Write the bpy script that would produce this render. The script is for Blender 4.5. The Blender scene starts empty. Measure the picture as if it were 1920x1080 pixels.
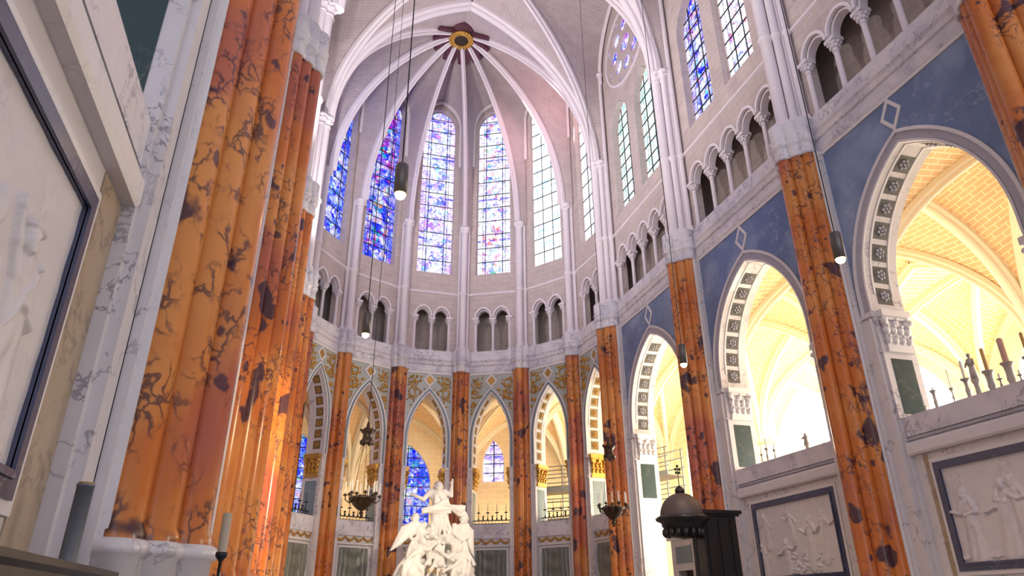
import bpy, bmesh, math, random
import numpy as np
from mathutils import Vector, Matrix
from mathutils.geometry import tessellate_polygon
random.seed(7)
PI = math.pi
SC = bpy.context.scene
COL = SC.collection

# ------------------------------------------------------------------ camera, world, exposure
FOC, PITCH, YAW, ROLL = 1294.25, 0.436278, 0.284790, -0.006356
cp, sp, cy_, sy_ = math.cos(PITCH), math.sin(PITCH), math.cos(YAW), math.sin(YAW)
Fw = Vector((sy_*cp, cy_*cp, sp)); R0 = Vector((cy_, -sy_, 0)); U0 = R0.cross(Fw)
Rt = R0*math.cos(ROLL) + U0*math.sin(ROLL); Up = -R0*math.sin(ROLL) + U0*math.cos(ROLL)
cam = bpy.data.cameras.new('camera'); cam.sensor_width = 36; cam.lens = 36*FOC/1920
cam.clip_start = 0.05; cam.clip_end = 500
co = bpy.data.objects.new('camera', cam); COL.objects.link(co)
CAM = Vector((-6.175, 0, 1.7))
mw = Matrix((Rt, Up, -Fw)).transposed().to_4x4(); mw.translation = CAM
co.matrix_world = mw
SC.camera = co
SC.view_settings.view_transform = 'Standard'; SC.view_settings.look = 'None'
SC.view_settings.exposure = 0.2; SC.view_settings.gamma = 1
SC.view_settings.use_curve_mapping = False

world = bpy.data.worlds.new('daylight'); SC.world = world; world.use_nodes = True
world.node_tree.nodes['Background'].inputs[0].default_value = (0.86, 0.84, 1.0, 1)
world.node_tree.nodes['Background'].inputs[1].default_value = 0.5

def lamp(name, kind, loc, energy, color, target=None, size=0.1, angle=None, blend=0.6, sizey=None):
    l = bpy.data.lights.new(name, kind); l.energy = energy; l.color = color
    if kind == 'AREA':
        l.size = size
        if sizey: l.shape = 'RECTANGLE'; l.size_y = sizey
    elif kind != 'SUN': l.shadow_soft_size = size
    if kind == 'SPOT': l.spot_size = angle; l.spot_blend = blend
    o = bpy.data.objects.new(name, l); COL.objects.link(o); o.location = loc
    if target is not None:
        o.rotation_euler = (Vector(target)-Vector(loc)).to_track_quat('-Z', 'Y').to_euler()
    return o
# warm floodlights on the marble group; daylight entering from the open nave to the west
lamp('tinted_sunbeam', 'SPOT', (-4.6, 35.6, 24.5), 110000, (1.0, .52, .56), (6.0, 31.9, 29.6), .1, .36, .8)
lamp('flood_light', 'SPOT', (2.5, 22.0, 9.5), 2300, (1.0, .86, .62), (0, 34, 4.6), .05, 0.42)
lamp('flood_light', 'SPOT', (-3.5, 27.0, 2.2), 500, (1.0, .84, .58), (0.2, 34, 4.8), .05, 0.6)
sd = lamp('nave_daylight', 'SUN', (0, -14, 16), .9, (.90, .87, 1.0), (3.0, 30, 9)); sd.data.angle = math.radians(50)
for yy in (11.5, 18.3, 25.6):
    lamp('vault_fill_light', 'SPOT', (-7.3, yy, 16.2), 4600, (1.0, .93, .93), (3.5, yy+6, 30), .05, 2.2, 1.0)  # unseen fill spots, added to brighten the vault and upper walls

# ------------------------------------------------------------------ materials
def newmat(name):
    m = bpy.data.materials.new(name); m.use_nodes = True
    nt = m.node_tree; b = nt.nodes['Principled BSDF']
    return m, nt, b
def nd(nt, t, ins=None, **props):
    n = nt.nodes.new('ShaderNode'+t)
    for k, v in props.items(): setattr(n, k, v)
    for k, v in (ins or {}).items():
        if isinstance(v, bpy.types.NodeSocket): nt.links.new(v, n.inputs[k])
        else: n.inputs[k].default_value = v
    return n
def rgb(c): return (c[0], c[1], c[2], 1)
def mix(nt, fac, a, b, bt='MIX'):
    n = nt.nodes.new('ShaderNodeMix'); n.data_type = 'RGBA'; n.blend_type = bt
    for idx, v in ((0, fac), (6, a), (7, b)):
        if isinstance(v, bpy.types.NodeSocket): nt.links.new(v, n.inputs[idx])
        else: n.inputs[idx].default_value = v if idx == 0 else rgb(v)
    return n.outputs[2]
def math_(nt, op, a, b=None, c=None):
    n = nt.nodes.new('ShaderNodeMath'); n.operation = op
    for i, v in enumerate((a, b, c)):
        if v is None: continue
        if isinstance(v, bpy.types.NodeSocket): nt.links.new(v, n.inputs[i])
        else: n.inputs[i].default_value = v
    return n.outputs[0]
def sstep(nt, v, lo, hi):
    n = nt.nodes.new('ShaderNodeMapRange'); n.interpolation_type = 'SMOOTHSTEP'
    nt.links.new(v, n.inputs[0]); n.inputs[1].default_value = lo; n.inputs[2].default_value = hi
    return n.outputs[0]
def pos(nt, scale=(1, 1, 1), off=(0, 0, 0)):
    g = nt.nodes.new('ShaderNodeNewGeometry')
    mp = nd(nt, 'Mapping', {0: g.outputs['Position']}); mp.inputs[3].default_value = scale; mp.inputs[1].default_value = off
    return mp.outputs[0]
def noise(nt, vec, scale, detail=4, rough=.55, dist=0):
    return nd(nt, 'TexNoise', {'Vector': vec, 'Scale': scale, 'Detail': detail, 'Roughness': rough, 'Distortion': dist})
def warp(nt, vec, scale, amt):
    n = noise(nt, vec, scale, 3)
    s = nd(nt, 'VectorMath', {0: n.outputs['Color'], 1: (.5, .5, .5)}, operation='SUBTRACT')
    m = nd(nt, 'VectorMath', {0: s.outputs[0]}, operation='SCALE'); m.inputs[3].default_value = amt
    return nd(nt, 'VectorMath', {0: vec, 1: m.outputs[0]}, operation='ADD').outputs[0]
def plain(name, col, rough=.6, metal=0, spec=.5, nscale=6, var=.12):
    m, nt, b = newmat(name)
    n = noise(nt, pos(nt), nscale, 5)
    b.inputs['Roughness'].default_value = rough; b.inputs['Metallic'].default_value = metal
    nt.links.new(mix(nt, n.outputs[0], [c*(1-var) for c in col], [min(1, c*(1+var)) for c in col]), b.inputs['Base Color'])
    return m

def mat_breccia(name='orange_marble', tint=(1, 1, 1), dark=1.0, scale=1.0):
    m, nt, b = newmat(name)
    p = pos(nt, (scale, scale, scale*.8))
    w = warp(nt, p, 1.6, .55)
    n1 = noise(nt, w, .55, 3)
    T = lambda c: [c[i]*tint[i] for i in range(3)]
    c = mix(nt, sstep(nt, n1.outputs[0], .40, .60), T((.56, .155, .026)), T((.66, .27, .065)))
    n1b = noise(nt, w, .38, 2)
    c = mix(nt, sstep(nt, n1b.outputs[0], .50, .62), c, T((.42, .11, .065)))
    n5 = noise(nt, p, 5, 6, .7)
    c = mix(nt, math_(nt, 'MULTIPLY', n5.outputs[0], .45), c, T((.40, .12, .045)))
    # veined zones
    zone = sstep(nt, noise(nt, p, .5, 2).outputs[0], .40, .54)
    v = nd(nt, 'TexVoronoi', {'Vector': warp(nt, p, 3.5, .5), 'Scale': 3.2}, feature='DISTANCE_TO_EDGE')
    v.inputs['Scale'].default_value = 4.2
    vein = math_(nt, 'SUBTRACT', 1.0, sstep(nt, v.outputs['Distance'], .005, .12))
    vein = math_(nt, 'MULTIPLY', vein, sstep(nt, noise(nt, p, 2.2, 3).outputs[0], .42, .58))
    vein = math_(nt, 'MULTIPLY', vein, math_(nt, 'ADD', math_(nt, 'MULTIPLY', zone, .95), .10))
    c = mix(nt, math_(nt, 'MULTIPLY', vein, .8*dark), c, (.06, .028, .035))
    # big dark clouds and small blots
    n3 = noise(nt, warp(nt, p, 2.0, .25), 1.25, 3, .5)
    c = mix(nt, math_(nt, 'MULTIPLY', sstep(nt, n3.outputs[0], .60, .64), .9*dark), c, (.04, .022, .04))
    vs = nd(nt, 'TexVoronoi', {'Vector': warp(nt, p, 4, .22), 'Scale': 2.3})
    sp_ = math_(nt, 'SUBTRACT', 1.0, sstep(nt, vs.outputs['Distance'], .13, .2))
    pick = sstep(nt, nd(nt, 'SeparateColor', {0: vs.outputs['Color']}).outputs[0], .40, .45)
    c = mix(nt, math_(nt, 'MULTIPLY', math_(nt, 'MULTIPLY', sp_, pick), .85*dark), c, (.05, .022, .04))
    nt.links.new(c, b.inputs['Base Color'])
    b.inputs['Roughness'].default_value = .22
    b.inputs['Specular IOR Level'].default_value = .35
    return m

def mat_marble(name, base, vein, rough=.3, vs=1.0, vamt=.8, width=.03, cloud=None, tone=.06):
    m, nt, b = newmat(name)
    p = pos(nt)
    n = noise(nt, warp(nt, p, 1.3*vs, .5), 1.5*vs, 6, .6)
    d = math_(nt, 'ABSOLUTE', math_(nt, 'SUBTRACT', n.outputs[0], .5))
    v = math_(nt, 'SUBTRACT', 1.0, sstep(nt, d, .002, width))
    msk = sstep(nt, noise(nt, p, .9*vs, 3).outputs[0], .42, .62)
    v = math_(nt, 'MULTIPLY', math_(nt, 'MULTIPLY', v, msk), vamt)
    n2 = noise(nt, p, 2.5*vs, 4)
    c = mix(nt, n2.outputs[0], [x*(1-tone) for x in base], [min(1, x*(1+tone)) for x in base])
    if cloud:
        c = mix(nt, sstep(nt, noise(nt, warp(nt, p, 1.2, .8), .55*vs, 4).outputs[0], .45, .65), c, cloud)
    c = mix(nt, v, c, vein)
    nt.links.new(c, b.inputs['Base Color'])
    b.inputs['Roughness'].default_value = rough
    return m

def mat_blocks(name, c1, c2, mortar, bw=.75, bh=.33, msize=.012, rough=.85, bias=0):
    m, nt, b = newmat(name)
    uv = nt.nodes.new('ShaderNodeUVMap')
    br = nd(nt, 'TexBrick', {'Vector': uv.outputs[0], 'Color1': rgb(c1), 'Color2': rgb(c2), 'Mortar': rgb(mortar), 'Scale': 1.0,
                             'Mortar Size': msize, 'Mortar Smooth': .3, 'Bias': bias, 'Brick Width': bw, 'Row Height': bh})
    n = noise(nt, pos(nt), 1.6, 5)
    c = mix(nt, .22, br.outputs['Color'], n.outputs[0], 'OVERLAY')
    nt.links.new(c, b.inputs['Base Color']); b.inputs['Roughness'].default_value = rough
    return m

def mat_glass(name, pal, strength, white=.35, cell=6.5, seed=0, border=(.45, .45, .95), hw=1.0, rows=1.05, lead=.55, band=None, bamt=.85):
    """leaded glass lit by the sky behind: pal = list of (threshold, colour)"""
    m, nt, b = newmat(name)
    nt.nodes.remove(b); out = nt.nodes['Material Output']
    uv = nt.nodes.new('ShaderNodeUVMap')
    mp = nd(nt, 'Mapping', {0: uv.outputs[0]}); mp.inputs[1].default_value = (seed*3.1, seed*7.7, seed)
    def pick(vec, scale, rnd=1.0):
        v = nd(nt, 'TexVoronoi', {'Vector': vec, 'Scale': scale, 'Randomness': rnd})
        r = nd(nt, 'ValToRGB', {0: nd(nt, 'SeparateColor', {0: v.outputs['Color']}).outputs[0]})
        cr = r.color_ramp; cr.interpolation = 'CONSTANT'
        while len(cr.elements) > 1: cr.elements.remove(cr.elements[-1])
        cr.elements[0].position = 0; cr.elements[0].color = rgb(pal[0][1])
        for t, c in pal[1:]:
            e = cr.elements.new(t); e.color = rgb(c)
        return r.outputs[0], v
    small, v1 = pick(mp.outputs[0], cell)
    big, v2 = pick(warp(nt, mp.outputs[0], 2, .4), 1.7)
    c = mix(nt, .38, small, big)
    # border band and horizontal panel divisions
    sx = nd(nt, 'SeparateXYZ', {0: uv.outputs[0]})
    ax = math_(nt, 'ABSOLUTE', sx.outputs[0])
    bb = sstep(nt, ax, hw*.66, hw*.69)
    bcol, v3 = pick(mp.outputs[0], cell*1.25, .6)
    c = mix(nt, bb, c, mix(nt, .6, bcol, border))
    if band:
        bv = math_(nt, 'SUBTRACT', 1.0, sstep(nt, math_(nt, 'ABSOLUTE', math_(nt, 'SUBTRACT', ax, hw*.50)), .03, .075))
        fr = math_(nt, 'ABSOLUTE', math_(nt, 'SUBTRACT', math_(nt, 'FRACT', math_(nt, 'MULTIPLY', sx.outputs[1], 1/3.1)), .5))
        bh = math_(nt, 'SUBTRACT', 1.0, sstep(nt, fr, .015, .035))
        fz = math_(nt, 'MULTIPLY', math_(nt, 'SUBTRACT', math_(nt, 'FRACT', math_(nt, 'ADD', math_(nt, 'MULTIPLY', sx.outputs[1], 1/3.1), .5)), .5), 3.1)
        rr = math_(nt, 'SQRT', math_(nt, 'ADD', math_(nt, 'MULTIPLY', ax, ax), math_(nt, 'MULTIPLY', math_(nt, 'MULTIPLY', fz, fz), .35)))
        ring = math_(nt, 'SUBTRACT', 1.0, sstep(nt, math_(nt, 'ABSOLUTE', math_(nt, 'SUBTRACT', rr, hw*.62)), .03, .07))
        bm = math_(nt, 'MULTIPLY', math_(nt, 'MAXIMUM', math_(nt, 'MAXIMUM', math_(nt, 'MULTIPLY', bv, .7), bh), math_(nt, 'MULTIPLY', ring, .3)), math_(nt, 'MULTIPLY', sstep(nt, noise(nt, mp.outputs[0], 2.2, 3).outputs[0], .38, .55), bamt))
    # noise patches whitened: bloom of the bright sky painted into the glass
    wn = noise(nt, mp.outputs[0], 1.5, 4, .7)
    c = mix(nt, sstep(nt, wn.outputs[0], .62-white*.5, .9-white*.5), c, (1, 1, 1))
    if band: c = mix(nt, bm, c, band)
    ed = nd(nt, 'TexVoronoi', {'Vector': mp.outputs[0], 'Scale': cell}, feature='DISTANCE_TO_EDGE')
    le = sstep(nt, ed.outputs['Distance'], .02, .09)
    le = math_(nt, 'ADD', math_(nt, 'MULTIPLY', le, lead), 1-lead)
    # two thin leads where the border meets the field
    bl = math_(nt, 'SUBTRACT', 1.0, sstep(nt, math_(nt, 'ABSOLUTE', math_(nt, 'SUBTRACT', ax, hw*.675)), .012, .035))
    le = math_(nt, 'MULTIPLY', le, math_(nt, 'SUBTRACT', 1.0, math_(nt, 'MULTIPLY', bl, .6)))
    em = nd(nt, 'Emission', {0: c, 1: math_(nt, 'MULTIPLY', le, strength)})
    nt.links.new(em.outputs[0], out.inputs[0])
    return m

def emis(name, col, s):
    m, nt, b = newmat(name); b.inputs['Base Color'].default_value = rgb(col)
    b.inputs['Emission Color'].default_value = rgb(col); b.inputs['Emission Strength'].default_value = s
    return m

WHITE = mat_marble('white_marble', (.66, .62, .62), (.20, .18, .22), .28, 1.0, .75, .02)
WHITE2 = mat_marble('grey_veined_marble', (.72, .69, .72), (.26, .26, .34), .3, 1.8, .8, .04, (.58, .56, .62))
PLAINW = mat_marble('plain_white_marble', (.74, .71, .71), (.5, .48, .5), .35, .8, .4, .015)
GREYM = mat_marble('grey_moulding_marble', (.40, .39, .44), (.22, .22, .28), .3, 1.5, .5, .03)
BLUEM = mat_marble('blue_marble', (.135, .20, .36), (.42, .48, .62), .22, .9, .7, .012, (.24, .31, .47), .25)
GREENM = mat_marble('green_marble', (.022, .05, .055), (.13, .15, .10), .2, 1.2, .5, .012)
SAGE = mat_marble('sage_marble', (.19, .25, .27), (.4, .45, .42), .25, 1.2, .5, .02)
TAN = mat_marble('tan_veined_marble', (.40, .31, .21), (.16, .12, .09), .35, 1.6, .7, .05)
SAGEL = mat_marble('pale_sage_marble', (.40, .43, .40), (.6, .62, .58), .3, 1.2, .5, .02)
SLATE = mat_marble('slate_blue_marble', (.065, .075, .135), (.25, .27, .36), .25, 1.0, .5, .012)
ORANGE = mat_breccia()
RIB = plain('pale_rib_stone', (.72, .66, .70), .8, nscale=3, var=.05)
RIBW = plain('cream_rib_stone', (.80, .70, .50), .8, nscale=3, var=.05)
STONE = mat_blocks('wall_blocks', (.50, .42, .40), (.46, .385, .37), (.60, .53, .51))
VAULT = mat_blocks('vault_blocks', (.46, .39, .39), (.43, .36, .365), (.55, .48, .49), .6, .2, .012)
DARKSTONE = mat_blocks('passage_blocks', (.36, .30, .27), (.32, .27, .25), (.42, .37, .34), .75, .35)
AISLE = mat_blocks('aisle_vault_blocks', (.78, .50, .24), (.72, .46, .225), (.90, .74, .48), .55, .2, .02)
AISLEW = mat_blocks('aisle_wall_blocks', (.80, .64, .40), (.76, .60, .38), (.88, .78, .58), .8, .35, .015)
GOLD = plain('gilding', (.58, .33, .07), .38, .75, nscale=9, var=.3)
GOLDD = plain('old_gilding', (.50, .28, .07), .45, .6, nscale=9, var=.45)
BRONZE = plain('dark_bronze', (.07, .045, .03), .4, .7, nscale=12, var=.5)
IRON = plain('black_iron', (.02, .02, .022), .5, .5)
EBONY = plain('black_lacquered_wood', (.012, .011, .012), .35, 0, nscale=4, var=.4)
DWOOD = plain('dark_stall_wood', (.035, .02, .012), .4, 0, nscale=8, var=.5)
DOMEM = plain('grey_lead_dome', (.075, .055, .055), .5, .0, nscale=4)
STATUE = mat_marble('statue_marble', (.86, .82, .76), (.6, .56, .5), .45, .9, .3, .015)
RELIEF = mat_marble('relief_marble', (.68, .64, .65), (.48, .46, .52), .45, 1.4, .5, .03)
DRAPE = mat_marble('grey_green_marble', (.17, .18, .15), (.30, .30, .26), .35, 2, .4, .03)
WAX = plain('candle_wax', (.85, .82, .75), .5)
FLOORM = mat_marble('floor_marble', (.30, .27, .25), (.15, .14, .14), .3, .6, .6, .03)
TILE = plain('dark_rosette_tile', (.10, .095, .085), .6, nscale=14, var=.5)
TILEG = plain('brown_gilt_rosette_tile', (.22, .15, .06), .5, .2, nscale=14, var=.5)
STEEL = plain('scaffold_steel', (.20, .22, .23), .4, .6)
LAMPG = plain('lamp_casing', (.10, .09, .085), .4, .4)
GLOW = emis('lamp_glow', (1.0, .62, .28), 30)
SKYG = emis('bright_glazing', (1.0, .97, .90), 9)
B_ = (.01, .015, .80); LB = (.18, .30, 1.0); W_ = (.85, .85, 1.0); RD = (.75, .01, .03); GR = (.02, .45, .25); PU = (.25, .05, .7); CY = (.25, .75, 1.0); YL = (.9, .6, .1)
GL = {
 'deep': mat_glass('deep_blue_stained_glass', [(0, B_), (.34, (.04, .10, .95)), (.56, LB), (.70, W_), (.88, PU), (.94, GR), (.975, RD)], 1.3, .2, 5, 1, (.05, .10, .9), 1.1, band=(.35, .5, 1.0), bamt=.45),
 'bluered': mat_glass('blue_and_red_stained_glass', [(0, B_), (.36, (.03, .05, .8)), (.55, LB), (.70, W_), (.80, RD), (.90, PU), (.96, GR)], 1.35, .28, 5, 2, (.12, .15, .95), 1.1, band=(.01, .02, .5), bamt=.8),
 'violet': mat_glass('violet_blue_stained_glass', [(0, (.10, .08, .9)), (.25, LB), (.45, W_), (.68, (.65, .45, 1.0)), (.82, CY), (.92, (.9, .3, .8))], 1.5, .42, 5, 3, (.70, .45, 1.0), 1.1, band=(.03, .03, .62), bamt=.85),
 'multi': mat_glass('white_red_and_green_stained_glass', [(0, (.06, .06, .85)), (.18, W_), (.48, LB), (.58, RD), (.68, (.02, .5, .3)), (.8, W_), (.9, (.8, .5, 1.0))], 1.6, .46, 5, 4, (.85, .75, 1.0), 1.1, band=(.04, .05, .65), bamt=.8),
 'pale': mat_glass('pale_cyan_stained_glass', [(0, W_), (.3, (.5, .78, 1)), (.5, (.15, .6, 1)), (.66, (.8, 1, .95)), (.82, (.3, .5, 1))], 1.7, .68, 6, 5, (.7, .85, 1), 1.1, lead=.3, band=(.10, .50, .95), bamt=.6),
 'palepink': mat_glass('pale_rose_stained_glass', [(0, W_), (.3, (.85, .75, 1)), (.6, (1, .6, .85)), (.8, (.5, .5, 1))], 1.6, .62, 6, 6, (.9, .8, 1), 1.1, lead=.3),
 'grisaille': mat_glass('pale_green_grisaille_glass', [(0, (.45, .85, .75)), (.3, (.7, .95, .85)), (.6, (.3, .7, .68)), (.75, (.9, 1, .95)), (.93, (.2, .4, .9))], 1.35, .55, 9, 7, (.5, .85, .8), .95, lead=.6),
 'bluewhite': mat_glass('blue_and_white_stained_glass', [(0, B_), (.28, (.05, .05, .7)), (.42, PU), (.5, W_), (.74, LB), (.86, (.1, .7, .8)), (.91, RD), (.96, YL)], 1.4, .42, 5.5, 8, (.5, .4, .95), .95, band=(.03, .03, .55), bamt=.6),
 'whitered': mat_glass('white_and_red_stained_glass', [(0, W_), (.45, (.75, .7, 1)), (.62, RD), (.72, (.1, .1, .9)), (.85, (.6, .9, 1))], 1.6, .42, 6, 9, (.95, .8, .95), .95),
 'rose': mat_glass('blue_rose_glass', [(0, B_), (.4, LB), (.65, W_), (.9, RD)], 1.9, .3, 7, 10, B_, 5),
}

# ------------------------------------------------------------------ mesh helpers
class MB:
    def __init__(s): s.v = []; s.f = []; s.uv = []; s.sm = []
    def add(s, verts, faces, uvs=None, smooth=False):
        o = len(s.v); s.v += [tuple(p) for p in verts]
        for i, f in enumerate(faces):
            s.f.append(tuple(o+j for j in f))
            s.uv.append(uvs[i] if uvs else None); s.sm.append(smooth)
    def build(s, name, mat, parent=None, org=None):
        me = bpy.data.meshes.new(name)
        if org is None:
            if parent is not None: org = Vector(parent.get('_org', (0, 0, 0)))
            else:
                a = np.array(s.v); org = Vector(((a[:, 0].min()+a[:, 0].max())/2, (a[:, 1].min()+a[:, 1].max())/2, a[:, 2].min()))
        me.from_pydata([(p[0]-org[0], p[1]-org[1], p[2]-org[2]) for p in s.v], [], s.f)
        if any(u is not None for u in s.uv):
            ul = me.uv_layers.new(name='UVMap').data
            k = 0
            for f, u in zip(s.f, s.uv):
                for j in range(len(f)):
                    if u is not None: ul[k].uv = u[j]
                    k += 1
        me.polygons.foreach_set('use_smooth', s.sm)
        me.materials.append(mat); me.update()
        o = bpy.data.objects.new(name, me); COL.objects.link(o)
        o['_org'] = tuple(org)
        if parent is None: o.location = org
        else:
            o.parent = parent; po = Vector(parent.get('_org', (0, 0, 0))); o.location = Vector(org)-po
        return o
    def box(s, P, u0, u1, z0, z1, d0, d1):
        """box in a frame P(u,z,d)"""
        c = [P(u, z, d) for d in (d0, d1) for z in (z0, z1) for u in (u0, u1)]
        fs = [(0, 1, 3, 2), (4, 6, 7, 5), (0, 4, 5, 1), (2, 3, 7, 6), (0, 2, 6, 4), (1, 5, 7, 3)]
        uvs = []
        loc = [(u, z, d) for d in (d0, d1) for z in (z0, z1) for u in (u0, u1)]
        for k, f in enumerate(fs):
            ax = (0, 1) if k < 2 else ((0, 2) if k < 4 else (2, 1))
            uvs.append([(loc[i][ax[0]], loc[i][ax[1]]) for i in f])
        s.add(c, fs, uvs)
    def lathe(s, cx, cy, prof, seg=16, a0=0, a1=2*PI, lobes=0, lob=0):
        vs = []; full = abs(a1-a0-2*PI) < 1e-6; n = seg if full else seg+1
        for r, z in prof:
            for i in range(n):
                a = a0+(a1-a0)*i/seg; rr = r*(1+lob*math.cos(lobes*a)) if lobes else r
                vs.append((cx+rr*math.cos(a), cy+rr*math.sin(a), z))
        fs = []
        for k in range(len(prof)-1):
            for i in range(seg):
                j = (i+1) % n
                fs.append((k*n+i, k*n+j, (k+1)*n+j, (k+1)*n+i))
        s.add(vs, fs, None, True)
        if full:
            s.add(vs[:n], [tuple(range(n))[::-1]]); s.add(vs[-n:], [tuple(range(n))])
    def ball(s, c, r, seg=12, rings=8):
        r = (r, r, r) if not hasattr(r, '__len__') else r
        vs = []; fs = []
        for k in range(rings+1):
            t = PI*k/rings
            for i in range(seg):
                a = 2*PI*i/seg
                vs.append((c[0]+r[0]*math.sin(t)*math.cos(a), c[1]+r[1]*math.sin(t)*math.sin(a), c[2]-r[2]*math.cos(t)))
        for k in range(rings):
            for i in range(seg):
                j = (i+1) % seg
                fs.append((k*seg+i, k*seg+j, (k+1)*seg+j, (k+1)*seg+i))
        s.add(vs, fs, None, True)
    def tube(s, pts, rad, seg=8, closed=False):
        pts = [Vector(p) for p in pts]; n = len(pts)
        rads = rad if hasattr(rad, '__len__') else [rad]*n
        vs = []; prev = None
        for i, p in enumerate(pts):
            t = ((pts[(i+1) % n]-pts[i-1]) if closed else (pts[min(i+1, n-1)]-pts[max(i-1, 0)])).normalized()
            if prev is None:
                a = t.orthogonal().normalized()
            else:
                a = prev - t*prev.dot(t)
                a = a.normalized() if a.length > 1e-6 else t.orthogonal().normalized()
            prev = a; b = t.cross(a)
            for k in range(seg):
                an = 2*PI*k/seg; vs.append(p+(a*math.cos(an)+b*math.sin(an))*rads[i])
        fs = []
        m = n if closed else n-1
        for i in range(m):
            for k in range(seg):
                l = (k+1) % seg; j = (i+1) % n
                fs.append((i*seg+k, i*seg+l, j*seg+l, j*seg+k))
        if not closed:
            fs.append(tuple(range(seg))[::-1]); fs.append(tuple((n-1)*seg+k for k in range(seg)))
        s.add(vs, fs, None, True)
    def sweep(s, pts, B, prof, closed=False, smooth=False, uvs=1.0):
        """profile points (a along B, b along B x T) swept down a planar path"""
        pts = [Vector(p) for p in pts]; B = Vector(B).normalized(); n = len(pts); m = len(prof)
        vs = []; L = [0]
        for i in range(1, n): L.append(L[-1]+(pts[i]-pts[i-1]).length)
        for i, p in enumerate(pts):
            if closed: a = (pts[i]-pts[i-1]).normalized(); b = (pts[(i+1) % n]-pts[i]).normalized()
            else:
                a = (pts[i]-pts[max(i-1, 0)]); b = (pts[min(i+1, n-1)]-pts[i])
                if a.length < 1e-9: a = b
                if b.length < 1e-9: b = a
                a = a.normalized(); b = b.normalized()
            t = (a+b).normalized(); k = 1/max(.35, math.sqrt(max(0, (1+a.dot(b))/2)))
            N = B.cross(t).normalized()
            for (x, y) in prof: vs.append(p+B*x+N*(y*k))
        fs = []; us = []
        mm = n if closed else n-1
        for i in range(mm):
            j = (i+1) % n
            for k in range(m):
                l = (k+1) % m
                fs.append((i*m+k, j*m+k, j*m+l, i*m+l))
                l1 = L[i+1] if i+1 < n else L[i]+.3
                us.append([(L[i], k*.2), (l1, k*.2), (l1, k*.2+.2), (L[i], k*.2+.2)])
        s.add(vs, fs, us, smooth)
        if not closed:
            s.add(vs[:m], [tuple(range(m))]); s.add(vs[-m:], [tuple(range(m))[::-1]])
    def plate(s, P, outer, holes, d0, d1, front=True, back=True, rim=True):
        """flat slab in frame P between depths d0 (front) and d1, with holes (lists of (u,z))"""
        loops = [outer]+list(holes)
        flat = [q for l in loops for q in l]
        tris = tessellate_polygon([[Vector((q[0], q[1], 0)) for q in l] for l in loops])
        for d, on in ((d0, front), (d1, back)):
            if on:
                s.add([P(q[0], q[1], d) for q in flat], [tuple(t) for t in tris], [[flat[i] for i in t] for t in tris])
        for li, l in enumerate(loops):
            if li == 0 and not rim: continue
            n = len(l); vs = [P(q[0], q[1], d0) for q in l]+[P(q[0], q[1], d1) for q in l]
            L = 0; fs = []; us = []
            for i in range(n):
                j = (i+1) % n; fs.append((i, j, n+j, n+i))
                e = math.hypot(l[j][0]-l[i][0], l[j][1]-l[i][1])
                us.append([(d0, L), (d0, L+e), (d1, L+e), (d1, L)]); L += e
            s.add(vs, fs, us)
    def mold(s, P, u0, u1, prof):
        """prof [(d,z)] closed polygon extruded from u0 to u1"""
        n = len(prof); vs = [P(u0, z, d) for d, z in prof]+[P(u1, z, d) for d, z in prof]
        fs = [(i, (i+1) % n, n+(i+1) % n, n+i) for i in range(n)]
        fs += [tuple(range(n))[::-1], tuple(range(n, 2*n))]
        us = [[(u0, i*.2), (u0, i*.2+.2), (u1, i*.2+.2), (u1, i*.2)] for i in range(n)]+[None, None]
        s.add(vs, fs, us)

def frame(o, U, N):
    o = Vector(o); U = Vector(U).normalized(); N = Vector(N).normalized(); Z = Vector((0, 0, 1))
    def P(u, z, d=0): return o+U*u+Z*z+N*d
    P.o, P.U, P.N = o, U, N
    return P
def bayframe(A, B, inside=(0, 25)):
    A = Vector((A[0], A[1], 0)); B = Vector((B[0], B[1], 0)); M = (A+B)/2; U = (B-A).normalized()
    N = Vector((-U.y, U.x, 0))
    if N.dot(Vector((inside[0], inside[1], 0))-M) < 0: N = -N
    P = frame(M, U, N); P.w = (B-A).length
    return P
def parch(j, z0, stilt, top, n=12, bottom=True):
    """outline of a pointed opening: jamb half width j, from z0, arc from stilt to apex top"""
    H = top-stilt; R = (j*j+H*H)/(2*j); c = j-R; am = math.atan2(H, -c)
    am = math.asin(min(1, H/R)) if R >= H else am
    right = [(c+R*math.cos(am*k/n), stilt+R*math.sin(am*k/n)) for k in range(n+1)]
    right[-1] = (0, top)
    left = [(-x, z) for x, z in right[:-1]][::-1]
    pts = [(j, z0)]+right+left+[(-j, z0)]
    return pts
def parch_flat(j, z0, stilt, top, n=12):
    """same but round-headed"""
    H = top-stilt
    return [(j, z0)]+[(j*math.cos(PI*k/(2*n)), stilt+H*math.sin(PI*k/(2*n))) for k in range(2*n+1)]+[(-j, z0)]
def shift(l, du, dz=0): return [(u+du, z+dz) for u, z in l]
def circ(cu, cz, r, n=16): return [(cu+r*math.cos(2*PI*k/n), cz+r*math.sin(2*PI*k/n)) for k in range(n)]

def setp(o, label=None, cat=None, group=None, kind=None):
    if label: o['label'] = label
    if cat: o['category'] = cat
    if group: o['group'] = group
    if kind: o['kind'] = kind
    return o
def thing(name, loc, label, cat, group=None, kind=None):
    o = bpy.data.objects.new(name, None); COL.objects.link(o); o.location = loc; o['_org'] = tuple(loc)
    o.empty_display_size = .2
    return setp(o, label, cat, group, kind)
def empty_struct(name, loc):
    o = bpy.data.objects.new(name, None); COL.objects.link(o); o.location = loc; o['_org'] = tuple(loc); o['kind'] = 'structure'
    return o

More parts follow.
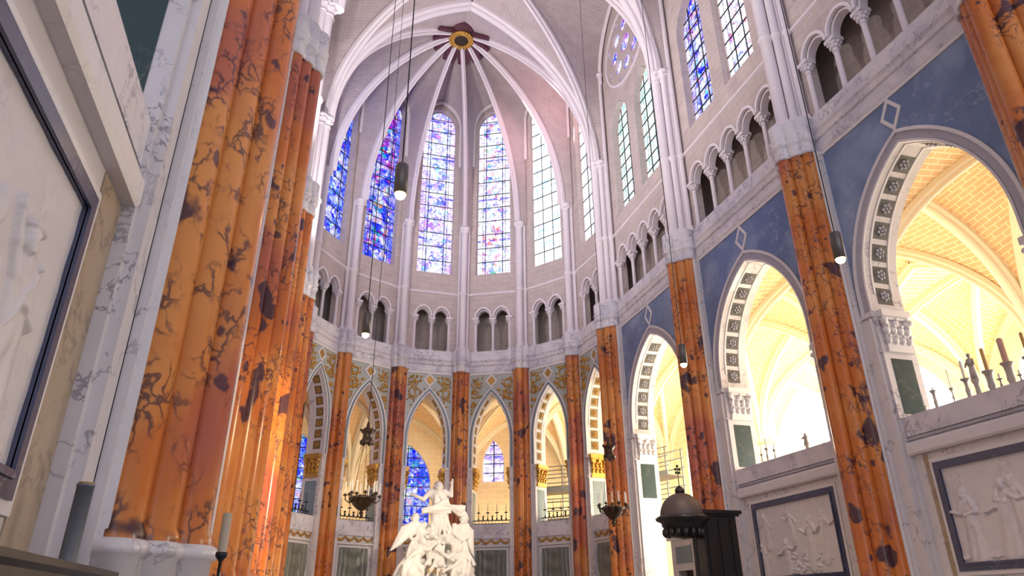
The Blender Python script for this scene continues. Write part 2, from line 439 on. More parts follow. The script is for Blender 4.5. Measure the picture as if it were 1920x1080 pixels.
# ------------------------------------------------------------------ plan of the choir
XW = 7.7; CY = 30.4; RW = 7.9
def cyl(a, r=RW): a = math.radians(a); return (r*math.sin(a), CY+r*math.cos(a))
ZC, ZT, ZS = 14.2, 15.55, 19.3          # cornice underside, triforium floor, string course
ANG = [66.4, 40, 13.5, -13.5, -40, -66.4]
RP = [(XW, 7.9), (XW, 14.7), (XW, 21.95), (XW, 29.3)]
LX = -7.93
LP = [(LX, -.1), (LX, 7.3), (LX, 14.65), (LX, 21.95), (-XW, 29.3)]
CP = [cyl(a) for a in ANG]
RIGHT = [bayframe(RP[i], RP[i+1]) for i in range(3)]       # nearest bay first
APSE_PTS = [RP[3]]+CP+[LP[4]]
APSE = [bayframe(APSE_PTS[i], APSE_PTS[i+1]) for i in range(7)]
LEFT0 = bayframe(LP[0], LP[1])
LEFTB = [bayframe(LP[i], LP[i+1]) for i in range(1, 4)]
RNAME = ['nearest bay of the right wall', 'middle bay of the right wall', 'far bay of the right wall']
ANAME = ['first apse bay on the right', 'second apse bay from the right', 'apse bay just right of the statue', 'central apse bay behind the marble statue',
         'apse bay left of the statue', 'apse bay behind the left chandelier', 'last apse bay at left']

# floor
m = MB(); Pw = frame((0, 0, 0), (1, 0, 0), (0, -1, 0))
m.box(Pw, -24, 24, -.2, 0, -48, 6); setp(m.build('floor', FLOORM), kind='structure')

def hand(P): return 1 if P.U.cross(Vector((0, 0, 1))).dot(P.N) > 0 else -1
def archsweep(mb, P, j, z0, stilt, top, b0, b1, a0, a1, n=14):
    """flat band on the wall face from offset b0 to b1 outside the opening j"""
    outer = parch(j+b1, z0, stilt, top+(b1)*1.15, n); inner = parch(j+b0, z0, stilt, top+(b0)*1.15, n)
    poly = outer+inner[::-1]
    mb.plate(P, poly, [], a1, a0, back=False)

def arcade_bay(P, j, stilt, top, style, where, hr=None, hl=None, z0j=5.9):
    """one bay of the marble-clad arcade: a thing with parts; hr/hl half widths"""
    h = P.w/2
    t = thing('marble_arch', P(0, 0), ('pointed marble arch with blue spandrels, ' if style == 'blue' else 'narrow pointed marble arch with gilt spandrels, ')+where,
              'arch', 'arches of the choir arcade')
    out = parch(j, 0, stilt, top, 14)
    # masonry slab faced in white marble
    m = MB(); poly = [(h, 0), (h, ZC), (-h, ZC), (-h, 0)]+out[::-1]
    m.plate(P, poly, [], 0, -1.05); m.build('arch_wall', WHITE, t)
    # archivolt
    o1, o2 = (.36, .27) if style == 'blue' else (.27, .19)
    m = MB(); archsweep(m, P, j, 8.8, stilt, top, o2, o1, 0, .07); m.build('border_band', PLAINW, t)
    m = MB(); archsweep(m, P, j, 8.8, stilt, top, .07, o2, 0, .03); m.build('archivolt', GREYM if style == 'blue' else SAGE, t)
    m = MB(); archsweep(m, P, j, 8.8, stilt, top, 0, .06, 0, .05); m.build('inner_moulding', PLAINW, t)
    # spandrels
    hb = h-.72 if style == 'blue' else h-.56
    oa = parch(j+o1, 8.8, stilt, top+o1*1.15, 30); half = oa[1:32]
    zt = ZC-.12
    pts = []
    for k in range(len(half)-1):
        (ua, za), (ub, zb) = half[k], half[k+1]
        if ua > hb >= ub:
            f = (ua-hb)/(ua-ub+1e-9); pts.append((hb, za+(zb-za)*f))
        if ub <= hb: pts.append((ub, zb))
    if pts and pts[0][0] < hb-1e-3: pts = [(hb, 8.9), (half[0][0], 8.9)]+[q for q in half if q[1] > 8.9]
    tri = pts+[(0, zt), (hb, zt)]
    for sg in (1, -1):
        m = MB(); m.plate(P, [(u*sg, z) for u, z in tri], [], .012, 0, back=False)
        m.build('spandrel_panel', BLUEM if style == 'blue' else SAGEL, t)
    # lozenge
    zb_ = top+o1*1.15-.02; zc_ = (zb_+ZC-.06)/2; hz = (ZC-.06-zb_)/2; hw = min(hz*.85, .36)
    m = MB(); dia = lambda k, q=1: [(hw*k, zc_), (0, zc_+hz*k), (-hw*k, zc_), (0, zc_-hz*k)]
    m.plate(P, dia(1), [dia(.68)], .045, 0, back=False); lz = m.build('lozenge', PLAINW, t)
    m = MB(); m.plate(P, dia(.68), [], .02, 0, back=False); m.build('lozenge_inset', BLUEM if style == 'blue' else GOLDD, t)
    if style != 'blue':
        for sg in (1, -1):
            m = MB(); rnd = random.Random(int(P.o.x*10)+sg)
            got = 0
            for k in range(900):
                if got > 46: break
                uu = rnd.uniform(.12, 1)*hb; zz = rnd.uniform(11.6, zt-.12)
                # keep inside the spandrel
                aa = [q for q in half if q[1] <= zz]
                lim = aa[-1][0] if aa else j+o1
                if zz > top+.2: lim = hw*1.15
                if uu < lim+.07 or uu > hb-.06: continue
                got += 1; m.ball(P(uu*sg, zz, .02), rnd.uniform(.045, .085), 6, 4)
            for k in range(2):
                cu, cz = (hb-.30)*sg, 12.95+k*.62
                sw = [P(cu+sg*.2*math.cos(a*.55+k), cz+.23*math.sin(a*.55+k), .05) for a in range(11)]
                m.tube(sw, .035, 6)
            m.build('gilded_foliage', GOLD, t)
    # fillets beside the piers
    m = MB()
    for sg in (1, -1): m.box(P, sg*(hb+.01), sg*(hb+.10), 0, ZC-.02, 0, .05)
    m.box(P, -hb, hb, zt+.01, ZC, 0, .05)
    m.build('edge_fillet', PLAINW, t)
    # rosettes on the soffit
    path = [(j, 8.95)]+[q for q in parch(j, 0, stilt, top, 40)[1:-1] if q[1] > 8.95]+[(-j, 8.95)]
    L = [0]
    for k in range(1, len(path)): L.append(L[-1]+math.hypot(path[k][0]-path[k-1][0], path[k][1]-path[k-1][1]))
    ts = .47 if style == 'blue' else .42; step = .62 if style == 'blue' else .56; dro = -.48 if style == 'blue' else -.42
    half_n = int((L[-1]/2-.1)/step)
    for sg in (0, 1):
        for k in range(half_n):
            s_ = .32+k*step; s_ = s_ if sg == 0 else L[-1]-s_
            i = max(i for i in range(len(L)) if L[i] <= s_); i = min(i, len(L)-2)
            f = (s_-L[i])/(L[i+1]-L[i]); q = (path[i][0]+(path[i+1][0]-path[i][0])*f, path[i][1]+(path[i+1][1]-path[i][1])*f)
            tu, tz = path[i+1][0]-path[i][0], path[i+1][1]-path[i][1]; n_ = math.hypot(tu, tz); tu /= n_; tz /= n_
            nu, nz = -tz, tu                      # towards the opening
            c = P(q[0], q[1], dro); T = (P.U*tu+Vector((0, 0, tz))); Nn = (P.U*nu+Vector((0, 0, nz)))
            F = lambda a, b, d, c=c, T=T, Nn=Nn: c+T*a+P.N*b+Nn*d
            m = MB(); e = ts/2
            m.plate(F, [(-e, -e), (e, -e), (e, e), (-e, e)], [], .015, 0, back=False)
            ro = m.build('rosette', TILE if style == 'blue' else TILEG, t)
            m = MB(); 
            for kk in range(6):
                a = PI*kk/3+k; m.ball(F(e*.45*math.cos(a), e*.45*math.sin(a), .02), e*.22, 6, 4)
            m.ball(F(0, 0, .03), e*.2, 6, 4)
            m.build('flower', GREYM if style == 'blue' else GOLDD, ro)
    # strips framing the row of rosettes
    m = MB()
    for dd in (dro-ts*.62, dro+ts*.62):
        m.sweep([P(u*.997, z, dd) for u, z in path[1:-1]], P.N, [(-.03, -.02), (.03, -.02), (.03, .02), (-.03, .02)])
    m.build('rosette_border', PLAINW, t)
    # jamb capitals and panels on the reveals
    for sg in (1, -1):
        Q = frame(P(sg*j, 0, -.52), P.N, -P.U*sg)
        m = MB(); gl = style != 'blue'
        m.box(Q, -.46, .46, 8.62, 8.8, 0, .2); m.box(Q, -.42, .42, 8.54, 8.62, 0, .15); m.box(Q, -.36, .36, 7.72, 8.54, 0, .06)
        m.box(Q, -.40, .40, 7.66, 7.76, 0, .1)
        for r_, z_, n_ in ((.09, 7.98, 4), (.10, 8.25, 4), (.10, 8.45, 3)):
            for k in range(n_):
                u_ = -.33+.66*k/(n_-1)
                m.ball(Q(u_, z_, .08), (r_, r_, r_*1.2), 7, 5); m.ball(Q(u_, z_+.1, .15), r_*.55, 6, 4)
        for u_ in (-.4, .4): m.ball(Q(u_, 8.48, .15), .09, 8, 5)
        m.build('capital', GOLD if gl else PLAINW, t)
        m = MB(); zb2 = 6.05 if style == 'blue' else .4
        m.plate(Q, [(-.33, zb2), (.33, zb2), (.33, 7.5), (-.33, 7.5)], [], .012, 0, back=False)
        m.build('jamb_panel', GREENM if style == 'blue' else SAGE, t)
        # front impost block
        uu0, uu1 = sg*(j+.02), sg*(hb-.02)
        if abs(uu1)-abs(uu0) > .1:
            for za_, zb__, dd in ((8.66, 8.8, .07), (7.66, 7.74, .05)):
                m = MB(); m.box(P, uu0, uu1, za_, zb__, 0, dd); m.build('impost', WHITE2, t)
    return t

BAYJ = []
for i, P in enumerate(RIGHT):
    j = P.w/2-1.25
    BAYJ.append(j); arcade_bay(P, j, 9.3, 12.68, 'blue', RNAME[i])
for i, P in enumerate(APSE):
    j = P.w/2-.77
    if i == 6: j = P.w/2-.9
    arcade_bay(P, min(j, 1.25), 10.3, 13.0, 'gilt', ANAME[i])
arcade_bay(LEFT0, LEFT0.w/2-1.25, 9.3, 12.68, 'blue', 'above the big relief at far left')

# ------------------------------------------------------------------ screens under the arches
def screen_right(P, j, nm, lab):
    t = thing('choir_screen', P(0, 0, -.4), lab, 'wall panelling', 'marble screens below the arches')
    m = MB(); m.box(P, -j-.02, j+.02, 0, 5.45, -.75, -.12); m.build('screen_wall', WHITE, t)
    m = MB(); m.box(P, -j+.0, j-.0, 5.45, 5.93, -.8, -.05); m.build('ledge', WHITE2, t)
    m = MB(); m.mold(P, -j, j, [(-.12, 5.0), (.0, 5.0), (.03, 5.05), (.03, 5.25), (-.04, 5.32), (-.12, 5.32)]); m.build('moulding', PLAINW, t)
    m = MB(); m.mold(P, -j, j, [(-.12, 5.36), (-.06, 5.36), (-.06, 5.43), (-.12, 5.43)]); m.build('groove_strip', GREYM, t)
    return t
for i, P in enumerate(RIGHT):
    if i < 2: screen_right(P, BAYJ[i], i, 'white marble screen wall under the arch in the '+RNAME[i])
screen_right(LEFT0, LEFT0.w/2-1.25, 3, 'white marble screen wall with heavy cornice behind the big relief at left')

def screen_apse(P, j, lab):
    t = thing('choir_screen', P(0, 0, -.4), lab, 'wall panelling', 'marble screens below the arches')
    m = MB(); m.box(P, -j-.02, j+.02, 0, 5.15, -.75, -.2); m.build('screen_wall', WHITE, t)
    m = MB(); m.box(P, -j, j, 5.12, 5.84, -.8, -.12); m.build('ledge', WHITE2, t)
    m = MB(); m.mold(P, -j, j, [(-.2, 4.66), (-.08, 4.70), (-.08, 4.76), (-.2, 4.80)]); m.build('moulding', PLAINW, t)
    n = 4; w = 2*j/n
    for k in range(n):
        m = MB(); pts = [P(-j+w*k+w*(q/8), 5.06-.17*math.sin(PI*q/8), -.16) for q in range(9)]
        m.tube(pts, [.03+.035*math.sin(PI*q/8) for q in range(9)], 8); m.build('swag', GOLDD, t)
    # panel with carved drapery
    m = MB(); e = .13
    for u0, u1, z0, z1 in ((-j+e, -j+e+.07, 1.5, 4.62), (j-e-.07, j-e, 1.5, 4.62), (-j+e, j-e, 4.55, 4.62)):
        m.box(P, u0, u1, z0, z1, -.2, -.15)
    m.build('panel_frame', PLAINW, t)
    m = MB(); nu, nz = 40, 60; w = j-e-.09; vs = []
    for b in range(nz+1):
        z = 1.5+(4.54-1.5)*b/nz
        for a in range(nu+1):
            u = -w+2*w*a/nu; q = u/w
            top = (z-1.5)/3.04
            sw = math.cos(9*(z+.55*(1-q*q))*1.0)*.05*max(0, 1-abs(q)*1.1)*(.3+.7*top)
            side = math.cos(16*abs(q)**1.3*(1+.15*math.sin(z*2)))*.035*min(1, abs(q)*1.6)
            vs.append(P(u, z, -.12+sw+side))
    fs = [(b*(nu+1)+a, b*(nu+1)+a+1, (b+1)*(nu+1)+a+1, (b+1)*(nu+1)+a) for b in range(nz) for a in range(nu)]
    m.add(vs, fs, None, True); m.build('carved_drapery', DRAPE, t)
    return t
AJ = [min(P.w/2-.77, 1.25) for P in APSE]
for i, P in enumerate(APSE): screen_apse(P, AJ[i], 'marble screen with carved drapery, '+ANAME[i])

# ------------------------------------------------------------------ piers
def cornice_prof(r): return [(r, ZC), (r+.05, ZC), (r+.07, ZC+.10), (r+.04, ZC+.14), (r+.04, ZC+.42), (r+.09, ZC+.46), (r+.11, ZC+.56), (r+.06, ZC+.62), (r+.06, ZC+.66), (r+.12, ZC+.74), (r+.08, ZC+.80), (r+.08, ZT-.06), (r+.02, ZT)]
def pier(pt, N, kind, label, top=24.1, z0=0, upper=True, lob=None, group=None, ztop=29.8):
    N = Vector((N[0], N[1], 0)).normalized(); U = Vector((-N.y, N.x, 0))
    P = frame((pt[0], pt[1], 0), U, N)
    if kind == 5: lay = [(-.52, .27, .21), (.52, .27, .21), (-.28, .50, .21), (.28, .50, .21), (0, .74, .21)]
    else: lay = [(-.28, .20, .20), (.28, .20, .20), (0, .42, .21)]
    t = thing('marble_column', P(0, 0, .2), label, 'column', group or 'orange marble columns of the choir')
    zb = 2.25
    for (u, d, r) in lay:
        c = P(u, 0, d); m = MB()
        m.lathe(c.x, c.y, [(r+.03, zb), (r+.03, zb+.06), (r, zb+.12), (r, ZC)], 20); m.build('shaft', ORANGE, t)
    m = MB()
    for (u, d, r) in lay:
        c = P(u, 0, d)
        m.lathe(c.x, c.y, [(r+.05, 0), (r+.05, zb-.14), (r+.09, zb-.12), (r+.10, zb-.07), (r+.08, zb-.02), (r+.04, zb)], 20)
    m.build('pedestal', WHITE, t)
    m = MB()
    for (u, d, r) in lay:
        c = P(u, 0, d); m.lathe(c.x, c.y, cornice_prof(r), 20)
    m.build('capital', WHITE2, t)
    # core behind the shafts
    if kind == 5:
        for sg in (1, -1):
            m = MB(); m.box(P, sg*.70, sg*.755, 0, ZC, -.02, .26); m.build('white_fillet', PLAINW, t)
            m = MB(); m.box(P, sg*.756, sg*.83, 0, ZC, -.02, .19); m.build('beige_fillet', WHITE, t)
            m = MB(); m.box(P, sg*.83, sg*1.16, 0, ZC-.02 if False else 8.6, -.02, .10); m.build('side_pilaster', WHITE, t)
    core = [(-.6, -.02), (-.55, .12), (-.28, .42), (0, .68), (.28, .42), (.55, .12), (.6, -.02)] if kind == 5 else [(-.38, -.02), (-.3, .15), (0, .35), (.3, .15), (.38, -.02)]
    n = len(core)
    for za, zb_, M_ in ((0, 2.3, WHITE), (2.3, ZC, ORANGE)):
        m = MB(); m.add([P(u, za, d) for u, d in core]+[P(u, zb_, d) for u, d in core], [(i, (i+1) % n, n+(i+1) % n, n+i) for i in range(n)]+[tuple(range(n)), tuple(range(n, 2*n))])
        m.build('core', M_, t)
    # upper vaulting shafts
    if upper:
        if kind == 5: up = [(-.50, .02, .10, 1), (.50, .02, .10, 1), (-.27, .26, .13, 0), (.27, .26, .13, 0), (0, .48, .20, 0)]
        else: up = [(-.27, .02, .09, 1), (.27, .02, .09, 1), (0, .26, .19, 0)]
        v = thing('vaulting_shaft', P(0, ZT, .2), label.replace('orange marble column cluster', 'white vaulting shafts above the orange columns').replace('slim orange marble column', 'thin white vaulting shafts above the slim orange column'), 'shaft', 'white vaulting shafts')
        for (u, d, r, fo) in up:
            c = P(u, 0, d); m = MB(); zt = ztop if fo else top-.6
            m.lathe(c.x, c.y, [(r+.09, ZT-.02), (r+.09, ZT+.12), (r+.05, ZT+.18), (r+.06, ZT+.24), (r, ZT+.30), (r, ZS-.12), (r+.05, ZS-.08), (r+.06, ZS), (r+.04, ZS+.08), (r, ZS+.12), (r, zt)], 14)
            m.build('shaft', RIB, v)
            m = MB()
            if fo:
                m.lathe(c.x, c.y, [(r, zt), (r+.03, zt+.03), (r, zt+.06), (r+.09, zt+.28), (r+.12, zt+.3), (r+.12, zt+.38), (r, zt+.4)], 12); m.build('small_capital', RIB, v)
            else:
                m.lathe(c.x, c.y, [(r, zt), (r+.05, zt+.04), (r+.01, zt+.09), (r+.03, zt+.25), (r+.12, zt+.42), (r+.10, zt+.46), (r+.16, zt+.5), (r+.16, zt+.62), (r, zt+.66)], 8)
                for kk in range(6):
                    a = kk*PI/3; m.ball((c.x+(r+.08)*math.cos(a), c.y+(r+.08)*math.sin(a), zt+.36), .065, 6, 4)
                m.build('capital', RIB, v)
        m = MB(); w = .42 if kind == 5 else .26
        m.box(P, -w, w, ZT, top, -.3, .06 if kind == 3 else .14); m.build('shaft_backing', RIB, v)
    return P
pier(RP[0], (-1, 0), 5, 'orange marble column cluster at the right edge of the picture', upper=True)
pier(RP[1], (-1, 0), 5, 'orange marble column cluster between the two nearest right arches')
pier(RP[2], (-1, 0), 5, 'orange marble column cluster on the right behind the black pulpit')
pier(RP[3], (-1, 0), 5, 'orange marble column cluster where the right wall meets the apse')
cl = ['slim orange marble column, rightmost of the apse', 'slim orange marble column, second from right in the apse', 'slim orange marble column just right of the statue',
      'slim orange marble column just left of the statue', 'slim orange marble column left of the left chandelier', 'slim orange marble column, leftmost of the apse']
for a, c, l in zip(ANG, CP, cl):
    pier(c, (-math.sin(math.radians(a)), -math.cos(math.radians(a))), 3, l, top=23.9, ztop=31.7)
pier(LP[1], (1, 0), 5, 'huge orange marble column cluster in the left foreground')
pier(LP[2], (1, 0), 5, 'orange marble column cluster second on the left')
pier(LP[3], (1, 0), 5, 'orange marble column cluster third on the left')
pier(LP[4], (1, 0), 5, 'orange marble column cluster fourth on the left')

# ------------------------------------------------------------------ cornice, triforium, clerestory
CORN = [(-.15, ZC), (.06, ZC), (.09, ZC+.10), (.05, ZC+.14), (.05, ZC+.42), (.11, ZC+.46), (.13, ZC+.56), (.07, ZC+.62), (.07, ZC+.66), (.14, ZC+.74), (.09, ZC+.80), (.09, ZT-.06), (.04, ZT), (-.6, ZT), (-1.3, ZT), (-1.3, ZC)]
def colonnette(P, u, lab, zb=ZT, zc=17.75, cap=.5, r=.085, d=-.35, half=0):
    c = P(u, zb, d); t = thing('colonnette', c, lab, 'colonnette', 'triforium colonnettes')
    m = MB(); m.lathe(c.x, c.y, [(r+.08, zb), (r+.08, zb+.08), (r+.04, zb+.12), (r+.05, zb+.17), (r, zb+.22), (r, zc-cap)], 12); m.build('shaft', RIB, t)
    m = MB(); m.lathe(c.x, c.y, [(r+.02, zc-cap), (r+.03, zc-cap+.05), (r, zc-cap+.08), (r+.03, zc-.3), (r+.12, zc-.16), (r+.1, zc-.14)], 12)
    for kk in range(8):
        a = kk*PI/4; m.ball((c.x+(r+.10)*math.cos(a), c.y+(r+.10)*math.sin(a), zc-.2), .05, 6, 4)
        m.ball((c.x+(r+.05)*math.cos(a+.4), c.y+(r+.05)*math.sin(a+.4), zc-.33), .045, 6, 4)
    m.box(P, u-.2, u+.2, zc-.13, zc, d-.2, d+.2); m.build('capital', RIB, t)
    return t
ORD = ['first', 'second', 'third', 'fourth', 'fifth', 'sixth']
def trif_plate(m, P, centers, ja, h):
    holes = [shift(parch(ja, 17.75, 17.75, 18.36, 8), c) for c in centers]
    m.plate(P, [(-h, 17.75), (h, 17.75), (h, ZS), (-h, ZS)], [shift(parch(ja, 17.7501, 17.76, 18.36, 8), c) for c in centers], -.15, -.55)
def upper_bay(P, i, side, centers, ja, wall, base, first=True, colonn=True, desc=''):
    h = P.w/2
    # the plate above the openings (arches open downwards)
    outer = [(h, 17.75)]; 
    poly = [(h, ZT), (h, ZS+.0), (-h, ZS+.0), (-h, ZT)]
    cs = sorted(centers)
    low = [( -h, ZT)]
    pts = []
    e0, e1 = cs[0]-ja, cs[-1]+ja
    pts = [(h, ZT), (h, ZS), (-h, ZS), (-h, ZT), (e0, ZT)]
    for c in cs:
        a = shift(parch(ja, 17.75, 17.8, 18.36, 8), c)[::-1]
        pts += a[0 if c == cs[0] else 0:]
    # remove duplicates
    q = []
    for p_ in pts+[(e1, ZT)]:
        if not q or abs(q[-1][0]-p_[0])+abs(q[-1][1]-p_[1]) > 1e-4: q.append(p_)
    wall.plate(P, q, [], -.15, -.55)
    for c in cs:
        archsweep(base, P, ja, 17.75, 17.8, 18.36, .0, .10, -.15, -.08, 8)if False else None
        o = shift(parch(ja+.09, 17.75, 17.8, 18.36+.11, 10), c); n_ = shift(parch(ja-.01, 17.75, 17.8, 18.35, 10), c)
        base.plate(P, o+n_[::-1], [], -.06, -.16)
        o = shift(parch(ja-.01, 17.75, 17.8, 18.35, 10), c); n_ = shift(parch(ja-.08, 17.75, 17.8, 18.27, 10), c)
        base.plate(P, o+n_[::-1], [], -.22, -.5)
    sp = cs[1]-cs[0]
    ncol = [e0-.03]+[c+sp/2 for c in cs[:-1]]+[e1+.03]
    if colonn:
        for k, u in enumerate(ncol):
            colonnette(P, u, d=(-.2 if k in (0, len(ncol)-1) else -.35), lab= 'pale triforium colonnette, %s %s, %s' % (ORD[k], side, desc))

def cornice(P, nm):
    m = MB(); m.mold(P, -P.w/2-.05, P.w/2+.05, CORN); o = m.build(nm, WHITE2); setp(o, kind='structure'); return o
k = 1
for P in RIGHT+APSE+LEFTB[2:3]:
    cornice(P, 'trim_%d' % k); k += 1
# string course above the triforium
for P in RIGHT+APSE:
    m = MB(); m.mold(P, -P.w/2, P.w/2, [(-.16, ZS-.06), (-.05, ZS-.02), (-.03, ZS+.05), (-.08, ZS+.10), (-.16, ZS+.12)])
    setp(m.build('trim_%d' % k, RIB), kind='structure'); k += 1

wr = MB(); mr = MB(); wa = MB(); ma = MB(); back = MB()
TRC = [[-RIGHT[i].w/2+0 for i in range(3)]]
def u_of(P, y): return (Vector((P.o.x, y, 0))-Vector((P.o.x, P.o.y, 0))).dot(P.U)
for i, P in enumerate(RIGHT):
    A, B = RP[i], RP[i+1]
    sp = 1.17; c = [u_of(P, B[1]-.75-sp/2-sp*kk) for kk in range(5)]
    c = sorted(c)
    upper_bay(P, i, 'from the right', c if u_of(P, B[1]) > 0 else c, .49, wr, mr, desc='above the '+RNAME[i])
for i, P in enumerate(APSE):
    dd = .56 if i != 0 else .62
    upper_bay(P, i, 'from the right', [-dd, dd], dd-.11, wa, ma, colonn=(i != 6), desc='above the '+ANAME[i])
for (P, mb_) in [(p, back) for p in RIGHT+APSE]:
    h = P.w/2+(.5 if P in APSE else 0)
    mb_.plate(P, [(-h, ZT-.1), (h, ZT-.1), (h, ZS+.1), (-h, ZS+.1)], [], -1.35, -1.5)
    mb_.box(P, -P.w/2, P.w/2, ZS-.05, ZS+.15, -1.34, -.56)
setp(back.build('wall_passage', DARKSTONE), kind='structure')

# clerestory
WN = [0]
def window(P, outline, glassmat, hw, zc, uc, zb, zt, dg=-.5, bars=(), vbars=(), bar=.02):
    WN[0] += 1
    w = MB(); # slim stone rebate round the glass
    big = outline
    cx = uc; czz = (zb+zt)/2
    inner = [((u-cx)*(1-.05/hw)+cx, (z-czz)*(1-.1/(zt-zb))+czz) for u, z in outline]
    w.plate(P, big, [inner], dg+.06, dg-.06); o = w.build('window_%d' % WN[0], STONE); setp(o, kind='structure')
    g = MB(); g.plate(lambda u, z, d: P(u, z, d), outline, [], dg, dg-.02, rim=False, back=False)
    # local uv centred on the light
    g.uv = [[(a-uc, b) for a, b in u] if u else None for u in g.uv]
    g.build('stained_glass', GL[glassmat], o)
    b = MB()
    for z in bars:
        ws = [u for u in np.linspace(-hw, hw, 41) if inside(outline, uc+u, z)]
        if ws: b.box(P, uc+ws[0], uc+ws[-1], z-bar, z+bar, dg+.01, dg+.05)
    for u in vbars:
        zs_ = [z for z in np.linspace(zb, zt, 200) if inside(outline, uc+u, z)]
        if zs_: b.box(P, uc+u-bar*.8, uc+u+bar*.8, zs_[0], zs_[-1], dg+.005, dg+.045)
    if b.v: b.build('iron_bars', IRON, o)
    return o
def inside(poly, x, y):
    c = False; n = len(poly)
    for i in range(n):
        x1, y1 = poly[i]; x2, y2 = poly[(i+1) % n]
        if (y1 > y) != (y2 > y) and x < (x2-x1)*(y-y1)/(y2-y1)+x1: c = not c
    return c
apg = ['palepink', 'pale', 'multi', 'violet', 'bluered', 'deep', 'deep']
for i, P in enumerate(APSE):
    h = P.w/2; j = 1.12 if i not in (0, 6) else 1.15
    o = parch_flat(j, 20.7, 32.0, 33.25, 12)
    if 1: o = [(u, z if z <= 32 else z+.12*(1-abs(u)/j)) for u, z in o]
    wa.plate(P, [(-h-.05, ZS), (h+.05, ZS), (h+.05, 34.9), (-h-.05, 34.9)], [o], -.15, -.95)
    window(P, o, apg[i], j, 0, 0, 20.7, 33.4, -.5, bars=[20.7+1.0*q for q in range(1, 13)], vbars=(-j*.5, j*.5) if i in (3, 4, 5, 2) else (-.35, .35))
rg = [('whitered', 'bluewhite'), ('whitered', 'bluewhite'), ('grisaille', 'grisaille')]
for i, P in enumerate(RIGHT):
    h = P.w/2; holes = []; ls = []
    cy0 = u_of(P, (RP[i][1]+RP[i+1][1])/2+.1)
    sgn = 1 if u_of(P, 100) > 0 else -1          # +u looks towards the apse?
    for s_, gm in ((-1, rg[i][0]), (1, rg[i][1])):
        uc = cy0+s_*1.37*sgn
        o = shift(parch(.97, 20.3, 25.3, 26.95, 12), uc); holes.append(o); ls.append((o, gm, uc))
    rc = (cy0, 29.9)
    lights = [circ(rc[0], rc[1], .55, 20)]+[circ(rc[0]+1.35*math.cos(PI*q/4), rc[1]+1.35*math.sin(PI*q/4), .43, 14) for q in range(8)]
    lights += [circ(rc[0]+2.05*math.cos(PI*(q+.5)/4), rc[1]+2.05*math.sin(PI*(q+.5)/4), .2, 10) for q in range(8)]
    wr.plate(P, [(-h, ZS), (h, ZS), (h, 34.9), (-h, 34.9)], holes+lights, -.15, -.95)
    for o, gm, uc in ls:
        window(P, o, gm, .97, 0, uc, 20.3, 26.95, -.5, bars=[20.3+.72*q for q in range(1, 9)], vbars=(-.33, .33))
    WN[0] += 1
    mm = MB(); mm.plate(P, circ(rc[0], rc[1], 2.5, 40), [circ(rc[0], rc[1], 2.35, 40)], -.09, -.16); wo = mm.build('window_%d' % WN[0], RIB); setp(wo, kind='structure')
    for l in lights:
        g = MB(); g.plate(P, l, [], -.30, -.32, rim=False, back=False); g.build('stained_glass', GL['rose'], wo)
setp(wr.build('wall_right', STONE), kind='structure')
setp(wa.build('wall_apse', STONE), kind='structure')
setp(mr.build('trim_%d' % k, RIB), kind='structure'); k += 1
setp(ma.build('trim_%d' % k, RIB), kind='structure'); k += 1

# left wall (seen only edge-on behind its columns)
wl = MB()
for P in LEFTB: wl.box(P, -P.w/2, P.w/2, 0, 34.9, -.9, 0)
wl.box(LEFT0, -LEFT0.w/2, LEFT0.w/2, ZC, 34.9, -.9, 0)
setp(wl.build('wall_left', WHITE), kind='structure')
# white marble fillets beside the left columns
m = MB()
for q in (1, 2, 3):
    Pf = frame((LX, LP[q][1], 0), (0, 1, 0), (1, 0, 0))
    for sg in (1, -1): m.box(Pf, sg*.74, sg*.86, 0, ZC, -.02, .10)
    m.box(Pf, .74, 1.0, 0, ZC, -.02, .34)
setp(m.build('trim_%d' % k, PLAINW), kind='structure'); k += 1

# ------------------------------------------------------------------ vaults
PHM = math.radians(66)
def ribcurve(A, K, zs, zk, n=18, phm=PHM):
    out = []
    for k in range(n+1):
        ph = phm*k/n; u = (1-math.cos(ph))/(1-math.cos(phm)); g = math.sin(ph)/math.sin(phm)
        out.append(Vector((A[0]+(K[0]-A[0])*u, A[1]+(K[1]-A[1])*u, zs+(zk-zs)*g)))
    return out
def formeret(A, M, zs, zst, za, n=18, phm=PHM, psm=math.radians(72)):
    out = []
    for k in range(n+1):
        g = math.sin(phm*k/n)/math.sin(phm); z = zs+(za-zs)*g
        if z <= zst: u = 0
        else:
            hh = min(1, (z-zst)/(za-zst)); ps = math.asin(hh*math.sin(psm)); u = (1-math.cos(ps))/(1-math.cos(psm))
        out.append(Vector((A[0]+(M[0]-A[0])*u, A[1]+(M[1]-A[1])*u, z)))
    return out
def web(mb, c1, c2, m=5):
    n = len(c1); vs = []; L = [0]
    for k in range(1, n): L.append(L[-1]+((c2[k]+c1[k])/2-(c2[k-1]+c1[k-1])/2).length)
    for k in range(n):
        for q in range(m+1): vs.append(c1[k].lerp(c2[k], q/m))
    fs = []; us = []
    for k in range(n-1):
        for q in range(m):
            i = k*(m+1)+q; fs.append((i, i+1, i+m+2, i+m+1))
            w0 = (c1[k]-c2[k]).length; w1 = (c1[k+1]-c2[k+1]).length
            us.append([(w0*q/m, L[k]), (w0*(q+1)/m, L[k]), (w1*(q+1)/m, L[k+1]), (w1*q/m, L[k+1])])
    mb.add(vs, fs, us, True)
def ribprof(w, d):
    """roll moulding with shoulders, b positive = away from the web"""
    h = w/2
    p = [(-h, -.05), (-h, d*.35), (-h*.75, d*.45), (-h*.5, d*.55)]
    p += [(-h*.55*math.cos(a), d*.72+d*.28*math.sin(a)) for a in np.linspace(0, PI, 7)]
    p += [(h*.5, d*.55), (h*.75, d*.45), (h, d*.35), (h, -.05)]
    return p
